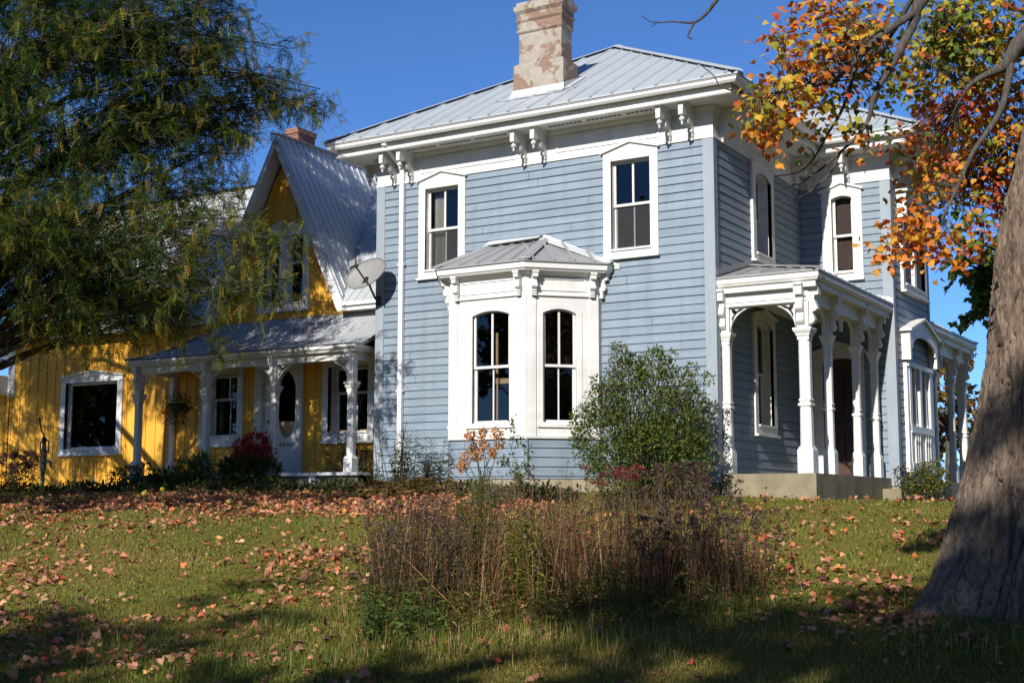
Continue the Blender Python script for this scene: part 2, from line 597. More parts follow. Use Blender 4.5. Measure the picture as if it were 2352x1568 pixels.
def arch(s0, s1, zb, zs, rise, k=14):
    """opening outline with a segmental top"""
    p = [(s0, zb), (s1, zb)]
    if rise <= 0: return p+[(s1, zs), (s0, zs)]
    c = (s1-s0)/2
    r = (c*c+rise*rise)/(2*rise)
    cz = zs+rise-r
    a = math.asin(min(1, c/r))
    for i in range(k+1):
        t = a-2*a*i/k
        p.append(((s0+s1)/2+r*math.sin(t), cz+r*math.cos(t)))
    return p

def ring(s0, s1, zb, zs, rise, wd, k=14):
    o = arch(s0, s1, zb, zs, rise, k)
    i = arch(s0+wd, s1-wd, zb+wd, zs, max(0, rise-wd*.35) if rise else 0, k) if rise else arch(s0+wd, s1-wd, zb+wd, zs-wd, 0)
    return o, i

def window(parent, fr, s0, s1, zb, zs, rise=0, cas=.15, head='ped', peak=.12, depth=.07, cols=2, meet=None, curtain=None,
           screen=False, mat='white', cas_out=.05, sill=.15, sashes=True, pane='glass', hb=.16, blind=None, label=None, bars=True, casing=True):
    mt = M[mat]
    mb = MB()
    zt = zs+rise
    hole = arch(s0, s1, zb, zs, rise)
    sc = (s0+s1)/2
    if casing:
        zh = zt+hb
        if head == 'ped': outer = [(s0-cas, zb-sill), (s1+cas, zb-sill), (s1+cas, zh), (sc, zh+peak), (s0-cas, zh)]
        else: outer = [(s0-cas, zb-sill), (s1+cas, zb-sill), (s1+cas, zh), (s0-cas, zh)]
        mb.plate(fr, outer, [hole], .004, cas_out)
        if head == 'ped':
            e = .045
            for a, b in ((s0-cas-e, sc), (sc, s1+cas+e)):
                za = zh-.012 if a < sc else zh+peak
                zb2 = zh+peak if a < sc else zh-.012
                if a < sc: pf = [(a, zh-.018), (sc, zh+peak-.004), (sc, zh+peak+.034), (a, zh+.018)]
                else: pf = [(sc, zh+peak-.004), (b, zh-.018), (b, zh+.018), (sc, zh+peak+.034)]
                mb.plate(fr, pf, [], .003, cas_out+.045)
        mb.box(fr, s0-cas-.02, s1+cas+.02, zb-sill-.035, zb-sill, .003, cas_out+.05)
        mb.box(fr, s0-.01, s1+.01, zb-.035, zb-.002, cas_out-.02, cas_out+.03)
    # reveal boards
    k = len(hole)
    for i in range(k):
        a, b = hole[i], hole[(i+1) % k]
        mb.quad(fr.p(a[0], a[1], cas_out if casing else 0), fr.p(b[0], b[1], cas_out if casing else 0), fr.p(b[0], b[1], -depth-.06), fr.p(a[0], a[1], -depth-.06))
    o = mb.build('window', mt, parent, label=label)
    if meet is None: meet = (zb+zt)/2
    sb = MB()
    if sashes:
        o_, i_ = ring(s0, s1, meet-.02, zs, rise, .045)
        sb.plate(fr, o_, [i_], -depth-.035, -depth)
        o_, i_ = ring(s0, s1, zb, meet+.022, 0, .045)
        sb.plate(fr, o_, [i_], -depth-.075, -depth-.04)
        if cols == 2 and bars:
            sb.box(fr, sc-.018, sc+.018, meet+.024, zt-.04, -depth-.03, -depth-.004)
            sb.box(fr, sc-.012, sc+.012, zb+.044, meet-.022, -depth-.07, -depth-.044)
    else:
        o_, i_ = ring(s0, s1, zb, zs, rise, .05)
        sb.plate(fr, o_, [i_], -depth-.04, -depth)
    sb.build('sash', mt, o)
    pb = MB()
    if sashes:
        pb.poly([fr.p(a, z, -depth-.018) for a, z in arch(s0+.03, s1-.03, meet, zs, rise)])
        pb.poly([fr.p(a, z, -depth-.058) for a, z in arch(s0+.03, s1-.03, zb+.02, meet, 0)])
    else:
        pb.poly([fr.p(a, z, -depth-.02) for a, z in arch(s0+.03, s1-.03, zb+.02, zs-.02, rise)])
    pb.build('pane', M[pane], o)
    if screen:
        MB().poly([fr.p(a, z, -depth-.036) for a, z in arch(s0+.02, s1-.02, zb+.02, meet, 0)]).build('insect_screen', M['screen'], o)
    for cu in (curtain or []):
        a0, a1, b0, b1 = cu
        cb = MB(); n = 26
        f = [(a0+(a1-a0)*i/n, -depth-.16-.03*math.sin(i*1.7)-.012*math.sin(i*3.1)) for i in range(n+1)]
        for (x, q), (x2_, q2) in zip(f, f[1:]):
            cb.quad(fr.p(x, b0, q), fr.p(x2_, b0, q2), fr.p(x2_, b1, q2), fr.p(x, b1, q))
        cb.build('curtain', M['curtain'], o, smooth=True)
    if blind:
        MB().box(fr, s0+.01, s1-.01, zb+.08, zt-.01, -depth-.13, -depth-.11).build('blind', M[blind], o)
    return o

def rib(mb, a, b, n, wd, h, m=0):
    a, b, n = Vector(a), Vector(b), Vector(n).normalized()
    d = (b-a).normalized(); q = d.cross(n)
    P = []
    for p in (a, b):
        P += [p-q*wd, p-q*wd*.35+n*h, p+q*wd*.35+n*h, p+q*wd]
    mb.add(P, [(0, 1, 5, 4), (1, 2, 6, 5), (2, 3, 7, 6), (0, 1, 2, 3), (4, 5, 6, 7)], m)

def roofplane(mb, pts, th=.035, m=0):
    P = [Vector(p) for p in pts]
    k = len(P)
    dn = Vector((0, 0, -th))
    mb.add(P+[p+dn for p in P], [tuple(range(k)), tuple(range(2*k-1, k-1, -1))]+[(i, (i+1) % k, (i+1) % k+k, i+k) for i in range(k)], m)

def ribs_hip(mb, E0, E1, up, run0, run1, top, spacing, wd=.03, h=.03, phase=.2):
    """ribs on a hip plane: eave E0-E1, unit up-slope (per horizontal metre), hips at both ends rising 45 degrees in plan"""
    E0, E1, up = Vector(E0), Vector(E1), Vector(up)
    L = (E1-E0).length; d = (E1-E0)/L
    n = d.cross(up).normalized()
    if n.z < 0: n = -n
    s = phase
    while s < L-.05:
        run = min(s*run0 if run0 else 99, (L-s)*run1 if run1 else 99, top)
        if run > .12: rib(mb, E0+d*s-up*.01, E0+d*s+up*(run-.04), n, wd, h)
        s += spacing

def scroll_bracket(fr, s, zt, out, drop, wd, base=.03, pend=True):
    """sawn eave bracket: top arm, turned drop, S-scroll against the frieze"""
    mb = MB()
    w2 = wd/2
    mb.box(fr, s-w2-.02, s+w2+.02, zt-.03, zt, base, out+.02)
    mb.box(fr, s-w2, s+w2, zt-.11, zt-.03, base, out)
    mb.box(fr, s-w2*.95, s+w2*.95, zt-.22, zt-.11, out-.12, out+.005)
    k = drop
    prof = [(base, zt-.11), (out-.13, zt-.11), (out-.16, zt-.15), (out-.24, zt-.17), (out-.30, zt-.24), (out-.27, zt-.31), (out-.31, zt-.355),
            (base+.11, zt-k*.74), (base+.13, zt-k*.84), (base+.085, zt-k*.9), (base+.075, zt-k), (base, zt-k)]
    mb.prism(fr, prof, s-w2*.7, s+w2*.7)
    c = fr.p(s, zt-.30, out-.245)
    mb.tube([fr.p(s-w2*.95, zt-.29, out-.262), fr.p(s+w2*.95, zt-.29, out-.262)], .045, 10)
    mb.tube([fr.p(s-w2*.95, zt-k*.82, base+.085), fr.p(s+w2*.95, zt-k*.82, base+.085)], .042, 10)
    if pend:
        p = fr.p(s, zt-.22, out-.058)
        mb.lathe(p, [(0, .035), (-.012, .036), (-.03, .018), (-.05, .045), (-.075, .050), (-.10, .03), (-.115, .014), (-.14, .022), (-.165, .012), (-.175, .002)], 10)
        q = fr.p(s, zt-k, base+.04)
        mb.lathe(q, [(0, .03), (-.03, .018), (-.05, .028), (-.075, .006)], 8)
    return mb

# ------------------------------------------------------------------ the blue house
W, Y1, X2, Y3, YB = 6.886, 4.401, 1.73, 7.1, 11.5
blue = empty('blue_house', (-3.0, 3.0, -.3), 'grey-blue two-storey clapboard house with white trim, bay window and corner porch', 'house')
FF = Fr((0, 0, 0), (1, 0, 0), (0, -1, 0))
FS = Fr((0, 0, 0), (0, 1, 0), (1, 0, 0))
WF = Fr((0, Y1, 0), (1, 0, 0), (0, -1, 0))
WS = Fr((X2, 0, 0), (0, 1, 0), (1, 0, 0))
LS = Fr((-W, 0, 0), (0, 1, 0), (-1, 0, 0))
WB = Fr((0, Y3, 0), (1, 0, 0), (0, 1, 0))
BS = Fr((0, YB, 0), (1, 0, 0), (0, 1, 0))
PLAN = [(-W, 0), (0, 0), (0, Y1), (X2, Y1), (X2, Y3), (0, Y3), (0, YB), (-W, YB)]

# bay plan
BX = [(-5.08, .012), (-5.08, -.15), (-4.53, -1.05), (-2.98, -1.05), (-2.08, -.15), (-2.08, .012)]
BF = Fr((0, -1.05, 0), (1, 0, 0), (0, -1, 0))
BR = Fr((-2.98, -1.05, 0), (1, 1, 0), (1, -1, 0))
BL = Fr((-5.08, -.15, 0), (.55, -.9, 0), (-.9, -.55, 0))
BRR = Fr((-2.08, 0, 0), (0, 1, 0), (1, 0, 0))

mb = MB()
siding(mb, FF, -W, 0, -.12, 5.6, [(-5.83, -4.97, 3.8, 5.5), (-1.93, -1.07, 3.8, 5.5), (-5.04, -2.12, -.2, 3.5)])
siding(mb, FS, 0, Y1, -.12, 5.6, [(1.75, 2.69, 3.88, 5.52), (1.68, 2.64, .82, 2.8)])
siding(mb, WF, 0, X2, -.12, 5.6, [(.56, 1.1, 3.84, 5.44), (.32, 1.06, 0, 2.3)])
siding(mb, WS, Y1, Y3, -.12, 5.6, [(5.0, 6.72, 3.66, 5.44), (4.97, 6.82, .14, 2.24)])
siding(mb, LS, 0, YB, -.12, 5.6)
siding(mb, WB, 0, X2, -.12, 5.6)
siding(mb, BS, -W, 0, -.12, 5.6)
siding(mb, FS, Y3, YB, -.12, 5.6)
mb.build('clapboard_wall', M['siding'], blue)

for fr, s, sg in ((FF, -W, 1), (FF, 0, -1), (FS, 0, 1), (WF, X2, -1), (WS, Y1, 1), (WS, Y3, -1), (LS, 0, 1), (FS, YB, -1)):
    wd = .16 if fr in (FF, WF) else .12
    e = .034 if fr in (FF, WF) else .0
    a, b = (s-(e if fr is not LS else 0), s+wd) if sg > 0 else (s-wd, s+e)
    MB().box(fr, a, b, -.14, 5.6, .0, .034).build('corner_board', M['trimblue'], blue)

mb = MB()
mb.sweep(PLAN, [(-.05, -.55), (.0, -.55), (.0, -.12), (-.05, -.12)])
for a, b in zip(BX, BX[1:]): pass
mb.sweep(BX, [(-.2, -.5), (-.02, -.5), (-.02, -.07), (-.2, -.07)], closed=False)
mb.build('foundation', M['stone'], blue)

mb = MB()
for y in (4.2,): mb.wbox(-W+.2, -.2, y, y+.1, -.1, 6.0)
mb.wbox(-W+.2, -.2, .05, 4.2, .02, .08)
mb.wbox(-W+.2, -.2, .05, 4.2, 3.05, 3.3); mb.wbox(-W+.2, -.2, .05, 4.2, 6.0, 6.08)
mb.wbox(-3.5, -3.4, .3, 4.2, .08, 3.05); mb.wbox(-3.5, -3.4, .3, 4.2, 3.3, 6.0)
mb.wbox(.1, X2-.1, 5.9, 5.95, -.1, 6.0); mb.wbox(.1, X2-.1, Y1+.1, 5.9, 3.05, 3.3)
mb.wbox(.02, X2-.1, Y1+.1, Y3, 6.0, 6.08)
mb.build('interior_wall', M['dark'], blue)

# cornice, soffit, gutter
mb = MB()
mb.sweep(PLAN, [(0, 5.6), (.03, 5.6), (.03, 6.13), (0, 6.13)])
mb.sweep(PLAN, [(.03, 6.05), (.05, 6.05), (.085, 6.125), (.03, 6.128)])
mb.sweep(PLAN, [(.03, 5.585), (.045, 5.585), (.045, 5.615), (.03, 5.615)])
for a, b in ((-5.9, -3.75), (-2.95, -.95)):
    mb.plate(FF, [(a, 5.73), (b, 5.73), (b, 6.02), (a, 6.02)], [[(a+.035, 5.765), (b-.035, 5.765), (b-.035, 5.985), (a+.035, 5.985)]], .028, .048)
mb.build('frieze', M['white'], blue)
mb = MB()
mb.slab([offset(PLAN, i, .56) for i in range(8)], 6.132, 6.16)
mb.sweep(PLAN, [(.53, 6.16), (.585, 6.16), (.60, 6.125), (.585, 6.105), (.53, 6.12)])
mb.sweep(PLAN, [(.54, 6.161), (.57, 6.161), (.57, 6.37), (.54, 6.37)])
mb.build('soffit', M['white'], blue)
mb = MB()
for i in range(0, 68):
    x = -6.0+i*.085
    if -3.75 < x < -3.0 or -.95 < x: continue
    if i % 9 == 8: continue
    mb.wbox(x, x+.05, -.36, -.30, 6.122, 6.1318)
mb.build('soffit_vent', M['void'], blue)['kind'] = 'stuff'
mb = MB()
mb.sweep(PLAN, [(.60, 6.27), (.69, 6.25), (.725, 6.285), (.73, 6.325), (.75, 6.335), (.755, 6.372), (.60, 6.372)])
mb.build('gutter', M['gutter'], blue)

# roof
O, ZE, SL = .77, 6.385, .58
xl, xr, yf, yb = -W-O, O, -O, YB+O
hw = (xr-xl)/2
P1 = (xl+hw, yf+hw, ZE+SL*hw); P2 = (xl+hw, yb-hw, ZE+SL*hw)
mb = MB()
roofplane(mb, [(xl, yf, ZE), (xr, yf, ZE), P1])
roofplane(mb, [(xr, yf, ZE), (xr, yb, ZE), P2, P1])
roofplane(mb, [(xr, yb, ZE), (xl, yb, ZE), P2])
roofplane(mb, [(xl, yb, ZE), (xl, yf, ZE), P1, P2])
ribs_hip(mb, (xl, yf, ZE), (xr, yf, ZE), (0, 1, SL), 1, 1, hw, .4075, phase=.48)
ribs_hip(mb, (xr, yf, ZE), (xr, yb, ZE), (-1, 0, SL), 1, 1, hw, .4075)
ribs_hip(mb, (xl, yb, ZE), (xl, yf, ZE), (1, 0, SL), 1, 1, hw, .4075)
wy0, wy1, wx = Y1-O, Y3+O, X2+O
wh = (wy1-wy0)/2
wyc = (wy0+wy1)/2
WP = (wx-wh, wyc, ZE+SL*wh); WV = (xr-wh, wyc, ZE+SL*wh)
roofplane(mb, [(wx, wy0, ZE), WP, WV, (xr, wy0, ZE)])
roofplane(mb, [(wx, wy0, ZE), (wx, wy1, ZE), WP])
roofplane(mb, [(wx, wy1, ZE), (xr, wy1, ZE), WV, WP])
ribs_hip(mb, (wx, wy0, ZE), (wx, wy1, ZE), (-1, 0, SL), 1, 1, wh, .4075)
for s_ in (.45, .86, 1.27, 1.6):
    rib(mb, (wx-s_, wy0, ZE), (wx-s_, wy0+min(s_, wh), ZE+SL*min(s_, wh)), (0, -SL, 1), .03, .03)
for a, b in (((xl, yf, ZE), P1), ((xr, yf, ZE), P1), (P1, P2), ((wx, wy0, ZE), WP), ((wx, wy1, ZE), WP), (WP, WV)):
    A, B = Vector(a), Vector(b)
    up = Vector((0, 0, 1))
    rib(mb, A+up*.012, B+up*.012, up, .13, .035)
mb.build('roof', M['roof'], blue)

# chimney with flashing
ch = MB()
cx0, cx1, cy0, cy1 = -4.05, -2.99, .30, .86
ch.wbox(cx0, cx1, cy0, cy1, 6.7, 7.60)
def ringbox(mb, i, z0, z1, j=None):
    j = i if j is None else j
    P = [(cx0+i, cy0+i, z0), (cx1-i, cy0+i, z0), (cx1-i, cy1-i, z0), (cx0+i, cy1-i, z0), (cx0+j, cy0+j, z1), (cx1-j, cy0+j, z1), (cx1-j, cy1-j, z1), (cx0+j, cy1-j, z1)]
    mb.add(P, [(0, 1, 2, 3), (4, 5, 6, 7), (0, 1, 5, 4), (1, 2, 6, 5), (2, 3, 7, 6), (3, 0, 4, 7)])
ringbox(ch, .0, 7.60, 7.64, .05)
ringbox(ch, .08, 7.64, 8.235)
ringbox(ch, .065, 8.236, 8.262, .045); ringbox(ch, .045, 8.263, 8.295); ringbox(ch, .06, 8.296, 8.44)
ringbox(ch, .055, 8.441, 8.475, .03); ringbox(ch, .03, 8.476, 8.50); ringbox(ch, .05, 8.501, 8.60)
ringbox(ch, .05, 8.601, 8.66, .0); ringbox(ch, .0, 8.661, 8.75); ringbox(ch, .04, 8.751, 8.83)
cho = ch.build('chimney', M['chimney'], blue)
fl = MB()
zr = lambda y: ZE+SL*(y-yf)+.012
e = .012
fl.quad((cx0-.02, cy0-e, 7.13), (cx1+.02, cy0-e, 7.13), (cx1+.04, cy0-.05, zr(cy0-.05)+.02), (cx0-.04, cy0-.05, zr(cy0-.05)+.02))
fl.quad((cx0-.04, cy0-.05, zr(cy0-.05)+.02), (cx1+.04, cy0-.05, zr(cy0-.05)+.02), (cx1+.10, cy0-.22, zr(cy0-.22)+.006), (cx0-.10, cy0-.22, zr(cy0-.22)+.006))
for x, sg in ((cx0, -1), (cx1, 1)):
    fl.quad((x+sg*e, cy0-.02, 7.13), (x+sg*e, cy1+.1, 7.13+SL*.5), (x+sg*e, cy1+.1, zr(cy1+.1)), (x+sg*e, cy0-.05, zr(cy0-.05)))
    fl.quad((x+sg*e, cy1+.1, zr(cy1+.1)+.01), (x+sg*e, cy0-.05, zr(cy0-.05)+.01), (x+sg*.14, cy0-.05, zr(cy0-.05)+.006), (x+sg*.14, cy1+.1, zr(cy1+.1)+.006))
for x0, x1, y in ((cx0-.42, cx0-.1, cy0-.2), (cx1-.25, cx1+.35, cy0-.19)):
    fl.quad((x0, y, zr(y)+.034), (x1, y, zr(y)+.034), (x1, y+.03, zr(y+.03)+.034), (x0, y+.03, zr(y+.03)+.034))
fl.build('flashing', M['flash'], cho)

# eave brackets
for s in (-6.48, -6.08, -3.585, -3.175, -.745, -.335):
    scroll_bracket(FF, s, 6.13, .52, .50, .085).build('eave_bracket', M['white'], blue)
for fr, ss in ((FS, (.30, 3.95)), (WF, (.22, .98)), (WS, (4.68, 6.82)), (LS, (.3, .7))):
    for s in ss: scroll_bracket(fr, s, 6.13, .52, .50, .085).build('eave_bracket', M['white'], blue)

# downspout
dp = MB()
dp.box(FF, -6.335, -6.245, .0, 5.87, .035, .105)
dp.add([FF.p(-6.335, 5.87, .035), FF.p(-6.245, 5.87, .035), FF.p(-6.245, 5.87, .105), FF.p(-6.335, 5.87, .105),
        FF.p(-6.36, 6.20, .58), FF.p(-6.27, 6.20, .58), FF.p(-6.27, 6.20, .66), FF.p(-6.36, 6.20, .66)],
       [(0, 1, 5, 4), (1, 2, 6, 5), (2, 3, 7, 6), (3, 0, 4, 7)])
dp.box(FF, -6.36, -6.27, 6.20, 6.262, .58, .66)
for z in (1.6, 4.0): dp.box(FF, -6.36, -6.22, z, z+.03, .03, .11)
dp.build('downspout', M['gutter'], blue)

# windows of the upper and lower floor
window(blue, FF, -5.775, -5.035, 3.865, 5.415, meet=4.635, hb=.155, peak=.14, curtain=[(-5.74, -5.5, 3.9, 5.4)], screen=True)
window(blue, FF, -1.87, -1.13, 3.865, 5.42, meet=4.645, hb=.155, peak=.14, screen=True)
window(blue, WF, .635, 1.03, 3.91, 5.33, rise=.05, cas=.19, meet=4.62, hb=.10, peak=.14, cols=1, blind='brownglass', depth=.06)
window(blue, FS, 1.82, 2.6, 3.95, 5.33, rise=.1, cas=.15, meet=4.65, hb=.13, peak=.13, depth=.16, cas_out=.07, curtain=[(1.85, 2.55, 4.5, 5.4)])
window(blue, FS, 1.76, 2.54, .9, 2.62, rise=.12, cas=.15, meet=1.82, hb=.08, peak=.10, depth=.12, cas_out=.06, sill=.17, curtain=[(1.8, 2.1, .95, 2.65)])
wd = window(blue, WS, 5.12, 6.6, 3.72, 5.3, rise=0, cas=.16, head='flat', meet=4.55, hb=.12, depth=.12, cas_out=.08, cols=1, curtain=[(5.2, 6.5, 3.8, 5.2)])
def gable_hood(parent, s0, s1, zb, zs, zp, z_in, dep, name):
    hd = MB()
    sc = (s0+s1)/2
    outer = [(s0, zb), (s0+.10, zb), (s0+.10, zb+.22)]
    hw_ = (s1-s0)/2-.16
    for i in range(13):
        t = math.pi*(1-i/12)
        outer.append((sc+hw_*math.cos(t), zb+.22+(z_in-zb-.22)*math.sin(t)))
    outer += [(s1-.10, zb+.22), (s1-.10, zb), (s1, zb), (s1, zs), (sc, zp), (s0, zs)]
    hd.plate(WS, outer, [], dep-.045, dep)
    for s in (s0+.005, s1-.065): hd.box(WS, s, s+.06, zb+.005, zs-.01, .02, dep-.046)
    for a, b, za, zb_ in ((s0-.07, sc, zs-.02, zp+.015), (sc, s1+.07, zp+.015, zs-.02)):
        hd.plate(WS, [(a, za), (b, zb_), (b, zb_+.045), (a, za+.045)], [], .01, dep+.05)
    hd.build(name, M['white'], parent)
MB().box(WS, 5.78, 5.94, 3.72, 5.3, -.1, .085).build('mullion', M['white'], wd)
gable_hood(wd, 4.86, 6.86, 4.95, 5.46, 5.60, 5.36, .20, 'window_hood')

# tall twin window with a gabled hood on the wing's side
tw = window(blue, WS, 5.05, 6.74, .9, 2.1, rise=0, cas=.14, head='flat', hb=.08, depth=.14, cas_out=.09, cols=1, sashes=False, sill=.74)
t2 = MB()
for s in (5.05, 5.80, 6.58): t2.box(WS, s, s+.16, .2, 2.12, -.1, .10)
t2.box(WS, 5.05, 6.74, .86, 1.0, -.1, .112)
t2.box(WS, 5.05, 6.74, .2, .3, -.1, .112)
for s in (5.30, 5.62, 6.08, 6.42):
    p = WS.p(s, 0, .03)
    t2.lathe((p.x, p.y, 1.0), [(0, .055), (.05, .055), (.07, .04), (.85, .035), (.9, .05), (1.0, .055), (1.1, .05)], 10)
for s in (5.32, 5.48, 5.64, 6.08, 6.26, 6.44):
    p = WS.p(s, 0, .09)
    t2.lathe((p.x, p.y, .3), [(0, .03), (.4, .026), (.44, .035), (.5, .03), (.56, .03)], 8)
t2.build('mullion', M['white'], tw)
gable_hood(tw, 4.84, 6.95, 2.22, 2.78, 3.06, 2.72, .19, 'window_hood')
MB().box(WS, 4.96, 6.83, 2.12, 2.2, .02, .12).build('head_board', M['white'], tw)

# front door on the porch
dw = MB()
hole = arch(.38, .99, .06, 2.20, .07)
dw.plate(WF, [(.2, .02), (1.17, .02), (1.17, 2.36), (.685, 2.53), (.2, 2.36)], [hole], .004, .06)
for a, b, za, zb in ((.12, .685, 2.33, 2.53), (.685, 1.25, 2.53, 2.33)):
    dw.plate(WF, [(a, za), (b, zb), (b, zb+.05), (a, za+.05)], [], .003, .12)
for i in range(len(hole)):
    a, b = hole[i], hole[(i+1) % len(hole)]
    dw.quad(WF.p(a[0], a[1], .06), WF.p(b[0], b[1], .06), WF.p(b[0], b[1], -.16), WF.p(a[0], a[1], -.16))
dw.box(WF, .38, .99, .02, .06, -.1, .08)
do = dw.build('door_frame', M['white'], blue)
dl = MB()
dl.plate(WF, arch(.38, .99, .07, 2.20, .07), [[(.47, 1.05), (.66, 1.05), (.66, 2.05), (.47, 2.05)], [(.71, 1.05), (.9, 1.05), (.9, 2.05), (.71, 2.05)], [(.47, .25), (.66, .25), (.66, .9), (.47, .9)], [(.71, .25), (.9, .25), (.9, .9), (.71, .9)]], -.15, -.11)
dl.box(WF, .38, .99, .07, 2.2, -.17, -.152)
dlo = dl.build('door_leaf', M['doorbrown'], do)

# ------------------------------------------------------------------ bay window
by = MB()
for fr, s0, s1, a, b in ((BF, -4.53, -2.98, -4.06, -3.317), (BR, 0, 1.2728, .297, .88), (BL, 0, 1.0547, .25, .80)):
    by.plate(fr, [(s0, .655), (s1, .655), (s1, 3.44), (s0, 3.44)], [arch(a, b, .885, 2.73, .075)], -.05, .0)
    wl = .165
    by.box(fr, s0, s0+wl, .656, 3.03, .0, .018); by.box(fr, s1-wl, s1, .656, 3.03, .0, .018)
    # raised arched label and architrave round the opening
    o_ = arch(a-.10, b+.10, .80, 2.78, .11); i_ = arch(a-.012, b+.012, .876, 2.735, .078)
    by.plate(fr, o_, [i_], .0, .012)
    by.box(fr, a-.11, b+.11, .80, .87, .012, .035)
    by.box(fr, s0+.10, s1-.10, 3.03, 3.055, .0, .04)
    by.plate(fr, [(s0+.22, 3.12), (s1-.22, 3.12), (s1-.22, 3.34), (s0+.22, 3.34)], [[(s0+.245, 3.145), (s1-.245, 3.145), (s1-.245, 3.315), (s0+.245, 3.315)]], .0, .018)
for x in (-2.08, -5.08):
    sg = 1 if x > -4 else -1
    by.wbox(min(x, x-sg*.05), max(x, x-sg*.05), -.15, .0, .655, 3.44)
by.sweep(BX, [(-.1, .61), (.02, .61), (.03, .655), (-.05, .655)], closed=False)
bay = by.build('bay_window', M['white'], blue)
sk = MB()
for fr, s0, s1 in ((BF, -4.53, -2.98), (BR, 0, 1.2728), (BL, 0, 1.0547)):
    f2 = Fr(fr.o-fr.n*.035, fr.d, fr.n)
    siding(sk, f2, s0, s1, -.06, .612, [], zref=.60, h=.158)
sk.wbox(-2.115, -2.09, -.15, 0, -.06, .6)
sk.tube([(-2.985, -1.03, -.06), (-2.985, -1.03, .61)], .03, 6)
sk.build('bay_skirt', M['siding'], bay)
for fr, a, b in ((BF, -4.06, -3.317), (BR, .297, .88), (BL, .25, .80)):
    wi = window(blue, fr, a, b, .885, 2.73, rise=.075, casing=False, depth=.05, meet=1.845)
    wi.name = 'bay_sash_window'; put(wi, bay)
ea = MB()
ea.sweep(BX, [(-.1, 3.44), (.18, 3.44), (.20, 3.47), (.22, 3.475), (.24, 3.57), (.18, 3.58), (-.1, 3.58)], closed=False)
ea.sweep(BX, [(.0, 3.38), (.03, 3.38), (.07, 3.438), (.0, 3.438)], closed=False)
ea.build('bay_eave', M['gutter'], bay)
br = MB()
EV = [offset(BX, i, .265, False) for i in range(6)]
E3 = [(x, y, 3.60) for x, y in EV]
rl, rr = (-4.3, .0, 4.2), (-3.21, .0, 4.2)
roofplane(br, [E3[2], E3[3], rr, rl], .03)
roofplane(br, [E3[3], E3[4], E3[5], rr], .03)
roofplane(br, [E3[0], E3[1], E3[2], rl], .03)
for t in np.arange(.1, 1, .19):
    a = Vector(E3[2]).lerp(Vector(E3[3]), t); b = Vector(rl).lerp(Vector(rr), t)
    rib(br, a, b, (0, -.4, 1), .022, .028)
for t in np.arange(.12, 1, .24):
    a = Vector(E3[3]).lerp(Vector(E3[4]), t); up = Vector((-1, 1, .86)).normalized()
    b = a+up*(.55+.5*(1-abs(2*t-1)))
    if b.y > -.02: b = a+up*((-.02-a.y)/up.y)
    rib(br, a, b, (.6, -.6, 1), .022, .028)
rib(br, Vector(E3[3])+Vector((0, 0, .01)), Vector(rr)+Vector((0, 0, .01)), (0, 0, 1), .12, .03)
rib(br, Vector(E3[2])+Vector((0, 0, .01)), Vector(rl)+Vector((0, 0, .01)), (0, 0, 1), .12, .03)
br.build('bay_roof', M['bayroof'], bay)
bf = MB()
bf.plate(FF, [(-5.30, 3.6), (-4.33, 4.15), (-3.2, 4.15), (-1.82, 3.52), (-1.72, 3.52), (-1.72, 3.6), (-3.17, 4.27), (-4.36, 4.27), (-5.30, 3.72)], [], .02, .04)
for a, b in ((rl, rr), (rr, E3[5])):
    A, B = Vector(a), Vector(b)
    rib(bf, A+Vector((0, -.1, .0)), B+Vector((-.02, -.12, .03)), (.1, -.4, 1), .12, .012)
bf.build('bay_flashing', M['flash'], bay)
for fr, ss in ((BF, (-4.36, -3.10)), (BR, (.12, 1.15)), (BL, (.12, .94)), (BRR, (-.08,))):
    for s in ss:
        k = MB()
        w2 = .045
        k.box(fr, s-w2-.012, s+w2+.012, 3.40, 3.438, .012, .18)
        k.box(fr, s-w2, s+w2, 3.33, 3.40, .012, .165)
        k.prism(fr, [(.012, 3.33), (.12, 3.33), (.10, 3.30), (.11, 3.25), (.13, 3.20), (.10, 3.15), (.05, 3.13), (.06, 3.02), (.012, 3.02)], s-w2*.85, s+w2*.85)
        k.tube([fr.p(s-w2*1.1, 3.19, .085), fr.p(s+w2*1.1, 3.19, .085)], .045, 10)
        for z in (3.02, 3.06, 3.10): k.box(fr, s-w2*.9, s+w2*.9, z, z+.022, .012, .08)
        k.build('bay_bracket', M['white'], bay)

